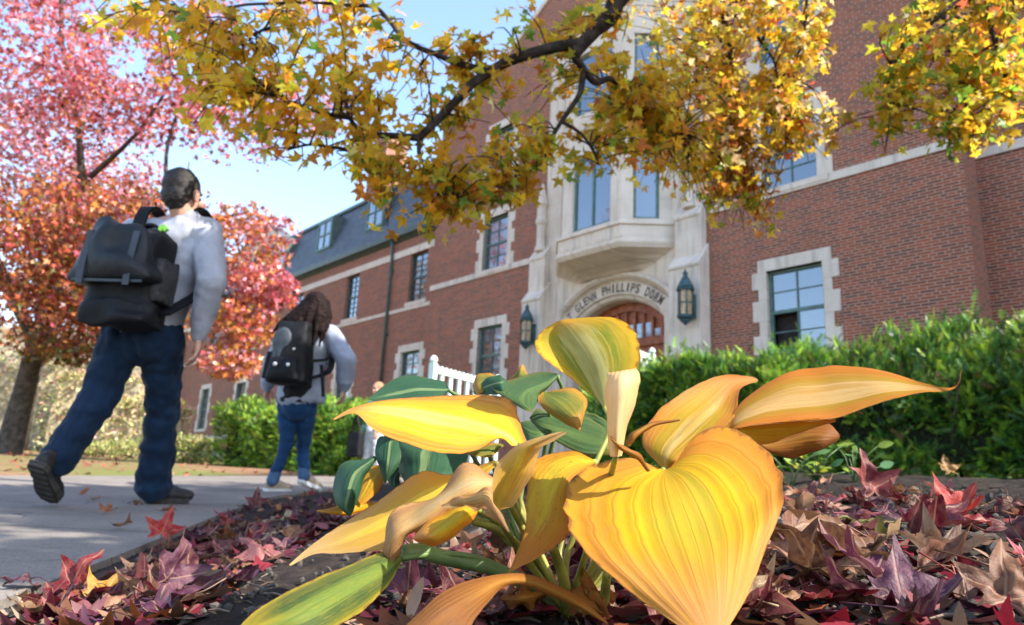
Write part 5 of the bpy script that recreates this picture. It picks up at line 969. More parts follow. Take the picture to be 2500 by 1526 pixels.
def rails_mesh(name, rails, nu=44, nv_=30, rib=.0016, nribs=9, wave=.0009, seed=0, origin=Vector((0, 0, 0))):
    Ls, Ms, Rs = ([at(*r[k]) for r in rails] for k in range(3)); Lc, Mc, Rc = (crom([tuple(p) for p in q], nu) for q in (Ls, Ms, Rs))
    vv = np.linspace(-1, 1, nv_); ew = np.array([1 + .016 * mnoise(Vector((k * .40, seed * 3.7, 0))) * 2 + .006 * mnoise(Vector((k * 1.7, seed, 5))) for k in range(nu)]); Lc = Mc + (Lc - Mc) * ew[:, None]; Rc = Mc + (Rc - Mc) * ew[::-1, None]; G = Mc[:, None] + ((Rc - Lc) / 2)[:, None] * vv[None, :, None] + ((Lc + Rc - 2 * Mc) / 2)[:, None] * (vv ** 2)[None, :, None]
    du = np.gradient(G, axis=0); dv = np.gradient(G, axis=1); N = np.cross(du, dv); N /= np.linalg.norm(N, axis=2)[..., None] + 1e-9
    u = np.linspace(0, 1, nu); wd = np.linalg.norm(Rc - Lc, axis=1); wd = wd / (wd.max() + 1e-9); av = np.abs(vv) ** .85
    ribs = np.abs(((av * nribs) % 1) - .5) * 2 - .5; env = (wd ** 1.0) * np.clip(np.sin(np.pi * np.clip(u, .02, .98)) * 1.6, 0, 1); G = G + N * (rib * ribs[None] * env[:, None])[..., None]
    if wave: G = G + N * (wave * (np.abs(vv)[None] ** 2.5) * np.sin(u[:, None] * 17 + seed + np.sign(vv)[None] * 1.3) * env[:, None])[..., None]
    nz = np.array([[mnoise(Vector(p) * 28 + Vector((seed, 0, 0))) for p in row] for row in G]); G = G + N * (nz * .0016 * env[:, None])[..., None]
    m = MB(); m.v = [tuple(p) for p in (G.reshape(-1, 3) - np.array(origin))]; m.uv = [(a, (b + 1) / 2) for a in u for b in vv]
    m.f = [(i_ * nv_ + j_, (i_ + 1) * nv_ + j_, (i_ + 1) * nv_ + j_ + 1, i_ * nv_ + j_ + 1) for i_ in range(nu - 1) for j_ in range(nv_ - 1)]
    return m.mesh(name, True)
crown = at(1385, 1475, .80); crown.z = ground_z(crown.x, crown.y)
hosta = empty('hosta_plant', crown); tag(hosta, 'yellow and orange autumn hosta with big heart shaped leaves in front of the railing', 'plant', 'hostas in the soil bed')
crown2 = at(1290, 1200, 1.18); crown2.z = ground_z(crown2.x, crown2.y)
hosta2 = empty('hosta_plant', crown2); tag(hosta2, 'blue green hosta with cream streaked leaves behind the yellow one', 'plant', 'hostas in the soil bed')
r6 = lambda x, y, d: (800 + x * .399, 700 + y * .399, d)
r7 = lambda x, y, d: (1300 + x * .5492, 700 + y * .5492, d)
r8 = lambda x, y, d: (500 + x * .4058, 950 + y * .4058, d)
def leaf(fr, st, mat, lab, par=None, stalk=None, sc_m='stalk_y', **kw):
    """st: stations (Lx,Ly,Ld, Mx,My,Md, Rx,Ry,Rd); stalk: points from the leaf base down to the crown"""
    par = par or hosta; rails = [(fr(*s[0:3]), fr(*s[3:6]), fr(*s[6:9])) for s in st]; o = link('leaf', rails_mesh('leaf', rails, origin=Vector(par.location), seed=len(bpy.data.objects) % 37, **kw), HM[mat], par); o['label'] = lab
    if stalk:
        P = crom([tuple(p) for p in stalk], 12); m = MB(); m.tube([Vector(p) - Vector(par.location) for p in P], list(np.linspace(.0030, .0042, 12)), 8); m.build('stalk', M[sc_m], o, True)
    return o
M['stalk_y'] = plain('yellow_green_stalk', (.20, .20, .035), .5, .35, 30.); M['stalk_g'] = plain('green_stalk', (.10, .16, .05), .5, .25, 30.)
b7 = lambda x, y, d: at(*r7(x, y, d)); b6 = lambda x, y, d: at(*r6(x, y, d)); b8 = lambda x, y, d: at(*r8(x, y, d)); cr = crown + Vector((0, 0, .01))
def S3(l, m, r): return (*l, *m, *r)
leaf(r7, [S3((560, 806, .77), (585, 812, .775), (612, 806, .77)), S3((430, 762, .78), (603, 838, .75), (735, 655, .80)), S3((250, 805, .76), (628, 880, .72), (860, 628, .80)), S3((163, 890, .72), (660, 955, .685), (1005, 695, .77)), S3((145, 1000, .68), (700, 1060, .65), (1105, 830, .72)), S3((200, 1145, .635), (738, 1175, .61), (1108, 965, .67)), S3((365, 1300, .595), (772, 1320, .575), (1030, 1180, .62)), S3((590, 1470, .56), (800, 1470, .55), (945, 1390, .57)), S3((800, 1590, .53), (810, 1600, .53), (822, 1590, .53))],
     'front', 'large front leaf, golden yellow with orange edges', stalk=[b7(585, 812, .775), b7(480, 900, .80), b7(330, 1130, .80), cr], rib=.0026, nribs=6, nu=60, nv_=44)
leaf(r6, [S3((1218, 955, .86), (1165, 968, .85), (1128, 975, .84)), S3((1165, 800, .93), (1090, 908, .86), (1050, 928, .83)), S3((1092, 686, .95), (940, 868, .86), (900, 1002, .80)), S3((830, 664, .95), (700, 815, .86), (690, 1023, .79)), S3((560, 681, .94), (450, 768, .86), (450, 953, .80)), S3((300, 703, .90), (258, 748, .85), (268, 868, .81)), S3((150, 742, .85), (130, 768, .83), (165, 776, .82)), S3((34, 808, .80), (36, 812, .80), (38, 816, .80))],
     'left', 'long golden leaf pointing left in full sun', stalk=[b6(1165, 968, .85), b6(1260, 1030, .86), b8(1900, 700, .84), cr], nribs=9, nu=60, nv_=36)
leaf(r6, [S3((1668, 705, .97), (1692, 735, .98), (1716, 690, .97)), S3((1500, 568, .92), (1662, 590, .97), (1862, 560, .92)), S3((1345, 455, .89), (1610, 440, .96), (1906, 410, .89)), S3((1276, 350, .89), (1530, 315, .95), (1880, 275, .88)), S3((1318, 272, .90), (1465, 235, .94), (1730, 188, .90)), S3((1400, 213, .92), (1420, 208, .93), (1450, 198, .92))],
     'top', 'upright olive and yellow leaf standing highest', stalk=[b6(1692, 735, .98), b6(1720, 900, .95), b8(2150, 900, .86), cr], rib=.0012, nribs=8, nu=54, nv_=40)
leaf(r7, [S3((575, 806, .82), (592, 812, .82), (612, 800, .82)), S3((486, 690, .88), (600, 735, .83), (668, 760, .82)), S3((548, 560, .93), (702, 620, .90), (838, 640, .86)), S3((720, 440, .98), (808, 520, .97), (905, 560, .93)), S3((860, 391, 1.02), (892, 432, 1.02), (925, 455, 1.0)), S3((985, 402, 1.05), (998, 410, 1.05), (1004, 418, 1.05))],
     'funnel', 'funnel shaped leaf, yellow with a cream rib', stalk=[b7(592, 812, .82), b7(520, 950, .83), cr])
leaf(r7, [S3((842, 640, .90), (852, 650, .90), (860, 660, .90)), S3((948, 495, .96), (930, 572, .91), (905, 628, .88)), S3((1130, 380, .98), (1100, 500, .92), (1080, 606, .87)), S3((1335, 350, .97), (1320, 475, .91), (1320, 589, .86)), S3((1560, 372, .93), (1540, 445, .89), (1560, 508, .86)), S3((1722, 422, .89), (1710, 448, .88), (1722, 472, .86)), S3((1840, 449, .86), (1842, 456, .86), (1844, 464, .86)), S3((1892, 430, .85), (1894, 432, .85), (1890, 436, .85)), S3((1905, 368, .85), (1907, 368, .85), (1908, 372, .85))],
     'right', 'long orange leaf with a cream streak reaching right', stalk=[b7(852, 650, .90), b7(700, 800, .88), cr], nu=64)
leaf(r7, [S3((880, 628, .90), (890, 640, .89), (905, 655, .88)), S3((1080, 606, .87), (1050, 640, .90), (1010, 705, .92)), S3((1320, 590, .86), (1240, 622, .90), (1130, 665, .93)), S3((1350, 598, .87), (1330, 606, .88), (1290, 612, .90))], 'orange', 'folded underside of the right leaf')
leaf(r7, [S3((1000, 700, .98), (1002, 708, .98), (1004, 716, .98)), S3((1100, 655, 1.02), (1095, 695, .98), (1085, 748, .97)), S3((1210, 613, 1.02), (1205, 668, .97), (1160, 765, .97)), S3((1305, 602, 1.0), (1300, 664, .96), (1260, 735, .96)), S3((1366, 655, .97), (1366, 668, .97), (1352, 690, .97))], 'brown', 'orange brown withered leaf low on the right', stalk=[b7(1002, 708, .98), b7(850, 820, .92), cr])
leaf(r7, [S3((344, 755, .72), (370, 756, .70), (398, 752, .72)), S3((329, 620, .73), (372, 640, .69), (425, 622, .73)), S3((318, 505, .73), (385, 515, .69), (466, 495, .73)), S3((326, 420, .73), (402, 410, .70), (483, 425, .73)), S3((332, 386, .74), (408, 372, .73), (462, 366, .745)), S3((350, 398, .76), (405, 385, .765), (440, 380, .76))], 'cream', 'dried cream leaf rolled upright', stalk=[b7(370, 756, .71), b7(330, 900, .76), cr], rib=.0010, nribs=11)
leaf(r7, [S3((338, 660, .70), (344, 672, .69), (350, 684, .70)), S3((400, 705, .70), (405, 722, .685), (404, 738, .70)), S3((470, 735, .70), (462, 752, .69), (452, 760, .70)), S3((525, 815, .72), (518, 822, .715), (508, 822, .72))], 'brown', 'brown curled leaf edge', nu=24, nv_=10)
leaf(r7, [S3((412, 692, .76), (424, 705, .755), (432, 712, .76)), S3((440, 645, .77), (462, 655, .755), (470, 668, .77)), S3((535, 602, .78), (540, 610, .77), (542, 622, .78)), S3((655, 588, .80), (656, 592, .80), (655, 597, .80))], 'brown', 'thin brown leaf tip curling right', nu=24, nv_=10)
leaf(r8, [S3((2330, 418, .80), (2345, 430, .80), (2350, 445, .80)), S3((2210, 371, .82), (2245, 430, .78), (2262, 500, .76)), S3((2065, 395, .81), (2130, 480, .76), (2192, 570, .74)), S3((1962, 465, .77), (2050, 590, .74), (2185, 720, .72)), S3((1940, 620, .745), (1985, 740, .725), (2200, 860, .70)), S3((1944, 800, .72), (1935, 900, .70), (2030, 1000, .69)), S3((1828, 1105, .68), (1832, 1108, .68), (1838, 1100, .68))],
     'speck', 'yellow leaf with brown specks left of the front leaf', stalk=[b8(2345, 430, .80), b8(2300, 700, .83), b8(2180, 1000, .82), cr], nribs=6, nu=54)
leaf(r8, [S3((1745, 428, .82), (1750, 440, .82), (1755, 455, .82)), S3((1480, 512, .86), (1545, 552, .82), (1520, 700, .78)), S3((1300, 508, .86), (1310, 645, .81), (1250, 855, .76)), S3((1050, 668, .84), (1090, 790, .79), (1080, 968, .755)), S3((800, 833, .81), (830, 912, .775), (840, 988, .755)), S3((640, 940, .78), (652, 966, .77), (665, 993, .76)), S3((508, 1055, .75), (510, 1060, .75), (516, 1064, .75))],
     'pale', 'long pale tipped leaf slanting down left', stalk=[b8(1750, 440, .82), b8(1850, 640, .83), b8(2000, 950, .82), cr], nribs=7, nu=54)
leaf(r8, [S3((1765, 545, .74), (1768, 560, .74), (1766, 580, .74)), S3((1620, 478, .77), (1605, 565, .72), (1630, 665, .71)), S3((1425, 585, .76), (1440, 655, .71), (1460, 735, .71)), S3((1230, 698, .74), (1265, 780, .70), (1300, 850, .70)), S3((1092, 820, .72), (1150, 870, .69), (1195, 945, .70)), S3((1062, 990, .71), (1100, 1000, .69), (1150, 1010, .70)), S3((1130, 1085, .70), (1140, 1090, .70), (1150, 1085, .70))],
     'dried', 'dried cream and brown leaf with a ruffled edge', wave=.009, nribs=6, nu=54, stalk=[b8(1768, 560, .74), b8(1850, 720, .78), cr])
leaf(r8, [S3((1700, 720, .70), (1745, 735, .69), (1800, 720, .71)), S3((1730, 600, .68), (1782, 640, .665), (1870, 690, .70)), S3((1755, 445, .67), (1850, 500, .645), (1962, 535, .68)), S3((1878, 336, .66), (1930, 368, .64), (2022, 372, .67)), S3((2055, 274, .64), (2062, 300, .635), (2100, 312, .645)), S3((2166, 252, .63), (2174, 258, .63), (2178, 264, .63))],
     'pale', 'curling brown tipped leaf in the middle', nribs=6, stalk=[b8(1745, 735, .69), b8(1880, 950, .76), cr])
leaf(r8, [S3((1420, 700, .66), (1430, 715, .66), (1445, 720, .66)), S3((1550, 640, .65), (1570, 680, .64), (1600, 720, .65)), S3((1690, 612, .64), (1690, 660, .63), (1660, 730, .64)), S3((1758, 700, .63), (1740, 735, .625), (1712, 760, .63)), S3((1835, 855, .62), (1830, 862, .62), (1822, 855, .62))], 'dried', 'withered tan leaf end hanging down', wave=.004, nribs=4)
leaf(r8, [S3((1625, 700, .72), (1640, 725, .72), (1640, 750, .72)), S3((1550, 662, .72), (1560, 740, .68), (1585, 815, .69)), S3((1430, 735, .71), (1440, 825, .67), (1480, 895, .68)), S3((1310, 828, .69), (1340, 890, .66), (1400, 946, .68)), S3((1250, 895, .68), (1256, 905, .68), (1275, 918, .68))], 'front', 'short orange yellow leaf below the dried one', nribs=5, stalk=[b8(1640, 725, .72), b8(1800, 850, .78), cr])
leaf(r8, [S3((1178, 1000, .72), (1185, 1015, .72), (1185, 1035, .72)), S3((1060, 984, .70), (1055, 1090, .66), (1105, 1180, .665)), S3((800, 1085, .65), (835, 1200, .61), (935, 1338, .62)), S3((480, 1235, .60), (570, 1350, .565), (725, 1460, .57)), S3((300, 1345, .57), (370, 1440, .55), (520, 1530, .555)), S3((110, 1530, .54), (150, 1560, .54), (230, 1590, .54))],
     'lowgreen', 'low green leaf with yellow margins at the bottom left', stalk=[b8(1185, 1015, .72), b8(1450, 990, .76), b8(1750, 1060, .79), cr], sc_m='stalk_g', nribs=7, nu=54)
leaf(r8, [S3((2420, 1398, .72), (2425, 1408, .72), (2430, 1420, .72)), S3((2250, 1250, .70), (2232, 1282, .69), (2205, 1300, .69)), S3((2000, 1130, .67), (1985, 1168, .66), (1955, 1195, .66)), S3((1800, 1113, .64), (1812, 1150, .63), (1810, 1185, .63)), S3((1600, 1150, .61), (1640, 1230, .59), (1710, 1270, .60)), S3((1400, 1250, .58), (1460, 1340, .56), (1610, 1410, .57)), S3((1190, 1440, .55), (1290, 1490, .54), (1540, 1540, .55))], 'brown', 'arched orange brown leaf along the bottom edge', nribs=5)
# grooved stalks seen between the leaves
def stalk(pts, r0, r1, m, par=None):
    par = par or hosta; P = crom([tuple(p) for p in pts], 14); b = MB(); b.tube([Vector(p) - Vector(par.location) for p in P], list(np.linspace(r0, r1, 14)), 9); b.build('stalk', M[m], par, True)
stalk([b8(1180, 990, .73), b8(1300, 978, .745), b8(1500, 1030, .77), b8(1760, 1090, .79), cr + Vector((0, 0, .01))], .0085, .0075, 'stalk_g')
stalk([b8(1610, 790, .74), b8(1750, 840, .77), b8(1900, 960, .79), b8(2030, 1130, .80), cr], .0045, .006, 'stalk_y'); stalk([b8(2090, 950, .75), b8(2130, 1050, .76), b8(2170, 1180, .77), cr], .005, .0065, 'stalk_y'); stalk([b8(2420, 1100, .72), b8(2410, 1200, .74), b8(2380, 1300, .76), cr], .0045, .006, 'stalk_y')
# the green hosta behind
G = lambda *a, **k: leaf(r6, *a, par=hosta2, sc_m='stalk_g', **k)
c2 = crown2 + Vector((0, 0, .01))
G([S3((735, 612, 1.12), (738, 630, 1.12), (730, 650, 1.12)), S3((705, 578, 1.16), (680, 632, 1.10), (670, 680, 1.06)), S3((560, 550, 1.18), (540, 632, 1.09), (540, 700, 1.04)), S3((430, 556, 1.17), (418, 655, 1.08), (420, 712, 1.04)), S3((325, 622, 1.12), (325, 672, 1.07), (330, 712, 1.05)), S3((252, 684, 1.06), (254, 688, 1.06), (256, 692, 1.06))], 'green', 'dark green leaf with cream stripes, furthest left at the top', stalk=[b6(738, 630, 1.12), b6(900, 800, 1.15), c2])
G([S3((1400, 530, 1.10), (1408, 545, 1.10), (1412, 560, 1.10)), S3((1290, 521, 1.13), (1325, 600, 1.08), (1372, 590, 1.10)), S3((1130, 572, 1.12), (1222, 648, 1.05), (1312, 650, 1.08)), S3((1000, 610, 1.08), (1205, 705, 1.02), (1283, 690, 1.05)), S3((1180, 742, 1.01), (1240, 752, 1.0), (1262, 745, 1.01)), S3((1246, 766, .99), (1250, 770, .99), (1254, 766, .99))], 'green2', 'grey green leaf arching over the middle', stalk=[b6(1408, 545, 1.10), b6(1420, 750, 1.12), c2])
G([S3((1060, 568, 1.16), (1066, 575, 1.16), (1070, 585, 1.16)), S3((985, 528, 1.18), (1000, 575, 1.14), (1010, 610, 1.12)), S3((915, 545, 1.18), (930, 595, 1.12), (960, 640, 1.10)), S3((888, 605, 1.15), (893, 630, 1.12), (915, 665, 1.1))], 'turning', 'small olive leaf behind the golden leaf')
G([S3((890, 640, 1.13), (895, 650, 1.13), (900, 660, 1.13)), S3((970, 565, 1.12), (985, 605, 1.09), (1010, 660, 1.07)), S3((1045, 540, 1.12), (1055, 590, 1.07), (1080, 650, 1.06)), S3((1080, 560, 1.10), (1090, 570, 1.09), (1100, 585, 1.08))], 'green', 'narrow blue green leaf behind the golden leaf')
G([S3((1105, 572, 1.2), (1160, 590, 1.18), (1230, 575, 1.2)), S3((1145, 530, 1.2), (1180, 535, 1.18), (1225, 540, 1.2)), S3((1186, 478, 1.2), (1190, 474, 1.2), (1200, 480, 1.2))], 'turning', 'pointed green leaf tip with a peach edge', nu=20, nv_=14)
G([S3((1318, 640, 1.08), (1330, 648, 1.08), (1345, 642, 1.08)), S3((1285, 690, 1.04), (1395, 680, 1.03), (1480, 622, 1.07)), S3((1345, 765, 1.01), (1470, 730, 1.0), (1584, 682, 1.05)), S3((1450, 835, .99), (1520, 800, .98), (1574, 765, 1.01)), S3((1536, 878, .98), (1541, 884, .98), (1546, 876, .98))], 'turning', 'green leaf with orange edges drooping to a point', stalk=[b6(1330, 648, 1.08), b6(1350, 850, 1.12), c2])
G([S3((1235, 800, 1.12), (1240, 815, 1.12), (1250, 830, 1.12)), S3((1290, 748, 1.14), (1330, 850, 1.08), (1320, 900, 1.06)), S3((1430, 790, 1.12), (1460, 890, 1.06), (1420, 960, 1.04)), S3((1600, 800, 1.10), (1600, 930, 1.04), (1550, 1020, 1.02)), S3((1710, 890, 1.06), (1700, 960, 1.03), (1660, 1030, 1.02)), S3((1740, 1010, 1.03), (1735, 1020, 1.03), (1725, 1030, 1.03))], 'green2', 'broad ribbed green leaf under the drooping one', nribs=12)
G([S3((1480, 780, 1.2), (1490, 790, 1.2), (1500, 800, 1.2)), S3((1600, 770, 1.2), (1600, 860, 1.18), (1580, 950, 1.16)), S3((1720, 830, 1.18), (1700, 900, 1.16), (1680, 980, 1.15)), S3((1790, 960, 1.16), (1785, 970, 1.16), (1780, 980, 1.16))], 'green2', 'green leaf deep behind the cream one', nribs=12)
G([S3((395, 915, 1.10), (410, 915, 1.10), (425, 920, 1.10)), S3((312, 925, 1.09), (385, 960, 1.06), (440, 985, 1.06)), S3((294, 1010, 1.06), (375, 1060, 1.03), (442, 1065, 1.04)), S3((318, 1110, 1.04), (362, 1140, 1.02), (405, 1130, 1.03)), S3((348, 1200, 1.02), (351, 1206, 1.02), (356, 1200, 1.02))], 'green', 'blue green leaf hanging left below the golden leaf', stalk=[b6(410, 915, 1.10), b6(700, 930, 1.14), c2])
G([S3((600, 960, 1.14), (640, 965, 1.14), (680, 965, 1.14)), S3((432, 950, 1.12), (600, 1010, 1.06), (838, 1000, 1.10)), S3((436, 1090, 1.08), (590, 1100, 1.03), (842, 1085, 1.06)), S3((462, 1180, 1.05), (580, 1170, 1.01), (790, 1165, 1.03)), S3((500, 1235, 1.03), (575, 1225, 1.01), (700, 1225, 1.02)), S3((560, 1262, 1.02), (575, 1268, 1.02), (610, 1255, 1.02))], 'green', 'wide blue green leaf hanging below the golden leaf', stalk=[b6(640, 965, 1.14), b6(850, 980, 1.16), c2])
G([S3((285, 1035, 1.06), (295, 1045, 1.06), (300, 1060, 1.06)), S3((200, 1062, 1.06), (242, 1082, 1.02), (262, 1112, 1.03)), S3((88, 1090, 1.05), (170, 1150, 1.0), (216, 1190, 1.02)), S3((40, 1205, 1.02), (128, 1265, .97), (186, 1290, 1.0)), S3((48, 1325, .99), (108, 1352, .96), (158, 1365, .98)), S3((128, 1402, .96), (136, 1406, .96), (144, 1398, .96))], 'green', 'dark green leaf with a pale rib curling down at the far left', stalk=[b6(295, 1045, 1.06), b6(600, 1080, 1.14), c2])
G([S3((330, 1085, 1.14), (340, 1095, 1.14), (350, 1105, 1.14)), S3((225, 1120, 1.14), (280, 1165, 1.10), (345, 1180, 1.10)), S3((175, 1210, 1.10), (235, 1245, 1.07), (310, 1250, 1.07)), S3((150, 1310, 1.06), (190, 1320, 1.05), (235, 1320, 1.05)), S3((140, 1370, 1.04), (150, 1375, 1.04), (165, 1370, 1.04))], 'orange', 'orange leaf behind the curling green one')
G([S3((440, 1100, 1.12), (445, 1110, 1.12), (450, 1120, 1.12)), S3((380, 1130, 1.1), (410, 1165, 1.08), (440, 1170, 1.08)), S3((370, 1195, 1.08), (405, 1215, 1.06), (440, 1210, 1.06)), S3((415, 1245, 1.05), (420, 1248, 1.05), (428, 1244, 1.05))], 'green', 'small dark green leaf low between the hanging ones')
G([S3((1060, 960, 1.16), (1070, 965, 1.16), (1080, 970, 1.16)), S3((980, 955, 1.16), (985, 1000, 1.13), (1000, 1040, 1.12)), S3((870, 985, 1.14), (890, 1015, 1.12), (920, 1042, 1.11)), S3((835, 1010, 1.12), (838, 1018, 1.12), (842, 1024, 1.12))], 'turning', 'olive leaf in the shade under the golden leaf')
G([S3((1170, 830, 1.24), (1175, 840, 1.24), (1180, 850, 1.24)), S3((1250, 815, 1.24), (1240, 890, 1.2), (1230, 960, 1.18)), S3((1330, 840, 1.22), (1310, 910, 1.19), (1290, 980, 1.18)), S3((1350, 960, 1.2), (1340, 970, 1.2), (1330, 980, 1.2))], 'green2', 'shaded green leaf between the two plants')
G([S3((300, 1320, 1.10), (310, 1330, 1.10), (315, 1340, 1.10)), S3((180, 1310, 1.06), (190, 1345, 1.03), (200, 1380, 1.03)), S3((60, 1345, 1.03), (75, 1370, 1.01), (100, 1400, 1.01)), S3((-70, 1368, 1.0), (-68, 1373, 1.0), (-60, 1378, 1.0))], 'orange', 'orange leaf lying low at the left')
# dead leaves collapsed round the crown
for st_, lab_ in (([S3((2150, 1150, .80), (2160, 1160, .79), (2170, 1175, .80)), S3((2230, 1190, .78), (2225, 1230, .76), (2215, 1270, .77)), S3((2330, 1240, .76), (2310, 1290, .74), (2290, 1340, .75)), S3((2400, 1330, .75), (2390, 1350, .74), (2375, 1370, .75))], 'collapsed brown leaf right of the crown'),
                  ([S3((2100, 1200, .80), (2095, 1215, .80), (2090, 1230, .80)), S3((2000, 1190, .79), (1990, 1240, .77), (1985, 1290, .78)), S3((1890, 1210, .78), (1880, 1260, .76), (1880, 1310, .77)), S3((1780, 1250, .77), (1778, 1262, .77), (1780, 1275, .77))], 'collapsed brown leaf left of the crown'),
                  ([S3((2250, 1060, .79), (2262, 1070, .79), (2270, 1090, .79)), S3((2300, 1120, .77), (2330, 1170, .76), (2270, 1200, .77)), S3((2380, 1230, .75), (2390, 1280, .74), (2330, 1310, .75)), S3((2440, 1370, .74), (2440, 1380, .74), (2430, 1385, .74))], 'shrivelled rust leaf under the front leaf')):
    leaf(r8, st_, 'brown', lab_, wave=.006, nribs=5)

# ------------------------------------------------------------------ fallen leaves
GD = np.geomspace(.28, 40, 700)
def gp(px, py):
    """where the line of sight through a photo pixel meets the ground"""
    c = np.array(CAM); r = np.array(at(px, py, 1.)) - c; P = c + r * GD[:, None]; x, y = P[:, 0], P[:, 1]; h = np.where((x <= path_edge(y)) & (x >= path_left(y)), .0235 * y + .013, bed(x, y) + rough_h(x, y))
    k = np.nonzero(P[:, 2] <= h)[0]
    if len(k) == 0 or k[0] == 0: return None, None
    k = k[0]; a, b = P[k - 1, 2] - h[k - 1], P[k, 2] - h[k]; f = a / (a - b); p = P[k - 1] * (1 - f) + P[k] * f; return Vector(p), float(GD[k])
t = NT('fallen_leaf'); oi = t.n('ShaderNodeObjectInfo'); c = oi.outputs['Color']; uvn = t.n('ShaderNodeUVMap').outputs[0]; s = t.sep(uvn); rnd = oi.outputs['Random']
ang_ = t.math('ARCTAN2', s[0], t.math('ADD', s[1], .02)); rr_n = t.math('SQRT', t.math('ADD', t.math('MULTIPLY', s[0], s[0]), t.math('MULTIPLY', s[1], s[1]))); ln_ = 0.
for a_ in (0., 1.152, -1.152, 2.234, -2.234):
    q = t.math('MULTIPLY', t.math('ABSOLUTE', t.math('SUBTRACT', ang_, a_)), rr_n); l_ = t.math('SUBTRACT', 1., t.step(q, .006, .024)); ln_ = t.math('MAXIMUM', ln_, l_)
vv_ = t.comb(t.math('ADD', s[0], t.math('MULTIPLY', rnd, 40.)), s[1], rnd); n1 = t.noise(vv_, 3., 5, .65); n2 = t.noise(vv_, 26., 4, .6)
lc = t.mix(t.step(n1, .40, .68), c, t.mix(1., c, (.62, .50, .45), 'MULTIPLY')); lc = t.mix(t.math('MULTIPLY', t.step(n1, .58, .40), .32), lc, t.mix(.55, c, (.38, .22, .12))); lc = t.mix(t.math('MULTIPLY', t.step(n2, .55, .75), .3), lc, (.10, .045, .03)); lc = t.mix(t.math('MULTIPLY', ln_, .5), lc, t.mix(.6, c, (.50, .32, .20)))
M['fallen'] = t.done(t.mixs(.2, t.pbr(lc, .55, t.bump(t.math('ADD', t.math('MULTIPLY', ln_, .8), n2), .4, .003), Specular_IOR_Level=.35), t.trans(t.mix(1., lc, (1.3, 1.3, 1.3), 'MULTIPLY'))))
def fallen_mesh(name, seed, cup, roll, fold, tips, stalk=True, rings=7, rollax=0., shape=None):
    g = np.random.default_rng(seed); out = np.array(shape or STAR); out = out * (1 + g.normal(0, .035, out.shape)); n = len(out); ctr = np.array((0, .1))
    # finer outline
    oo = []
    for k in range(n):
        a, b = out[k], out[(k + 1) % n]; oo += [a, a * .5 + b * .5 + g.normal(0, .012, 2)]
    out = np.array(oo); n = len(out); F2 = [ctr] + [ctr + (o - ctr) * (k / rings) for k in range(1, rings + 1) for o in out]; F2 = np.array(F2); x, y = F2[:, 0], F2[:, 1]; r = np.hypot(x, y)
    z = cup * (x ** 2 + (y - .3) ** 2) * .5 + fold * np.abs(x) + tips * np.clip(r - .5, 0, 1) ** 1.6 * (1 + .6 * np.sin(np.arctan2(x, y) * 2.7 + seed))
    z = z + np.array([mnoise(Vector((a * 2.6 + seed * 3.1, b * 2.6, seed))) for a, b in F2]) * .26 + np.array([mnoise(Vector((a * 7 + seed, b * 7, 3))) for a, b in F2]) * .075
    ca, sa = math.cos(rollax), math.sin(rollax); xr, yr = x * ca + y * sa, -x * sa + y * ca
    if abs(roll) > .01: z = z * np.cos(xr * roll) + (1 - np.cos(xr * roll)) / roll; xr = np.sin(xr * roll) / roll
    x2, y2 = xr * ca - yr * sa, xr * sa + yr * ca
    m = MB(); m.v = [tuple(p) for p in np.stack([x2, y2, z], 1)]; m.uv = [tuple(p) for p in F2]
    m.f = [(0, 1 + k, 1 + (k + 1) % n) for k in range(n)] + [(1 + q * n + k, 1 + (q + 1) * n + k, 1 + (q + 1) * n + (k + 1) % n, 1 + q * n + (k + 1) % n) for q in range(rings - 1) for k in range(n)]
    if stalk:
        b0 = len(m.v); P = crom([(0, .02, float(z[0])), (g.normal(0, .08), -.35, float(z[0]) + g.uniform(0, .12)), (g.normal(0, .25), -.75, g.uniform(-.02, .2))], 7); m.tube(P, [.02, .016, .014, .013, .013, .014, .022], 5); m.uv += [(.3, .3)] * (len(m.v) - b0)
    return m.mesh(name, True)
VAR = [fallen_mesh('fallen_leaf', k, *a, rollax=k * .9) for k, a in enumerate([(.2, .3, .05, .1), (.4, .7, .1, .2), (-.3, -.5, -.1, -.2), (.1, 1.1, .15, .2), (.5, .3, .35, .1), (-.5, .5, .25, .3), (.1, -1.0, -.2, -.2), (.3, 1.5, .1, .1), (-.2, .2, .6, .1), (.6, -.4, .1, .3), (.0, .6, -.4, -.3), (.4, 1.0, .5, .3), (-.6, -.7, .1, .1), (.2, .1, .1, -.3)])]
OV = [(0, -.05), (-.2, .1), (-.36, .34), (-.42, .6), (-.33, .86), (-.15, 1.08), (0, 1.25), (.15, 1.08), (.33, .86), (.42, .6), (.36, .34), (.2, .1)]
VAR += [fallen_mesh('fallen_leaf', 30 + k, *a, rollax=k * .8, shape=OV) for k, a in enumerate([(.3, 1.3, .2, .2), (-.3, .8, .4, .3), (.5, -1.2, .1, .3), (.2, 1.9, .3, .1)])]
for me in VAR: me.materials.append(M['fallen'])
FC = dict(crimson=(.30, .018, .035), maroon=(.12, .012, .028), plum=(.13, .035, .075), pink=(.40, .13, .14), tan=(.42, .235, .14), brown=(.20, .085, .045), rust=(.34, .105, .035), cream=(.50, .36, .24), olive=(.26, .26, .08), gold=(.55, .30, .04), scarlet=(.55, .02, .02))
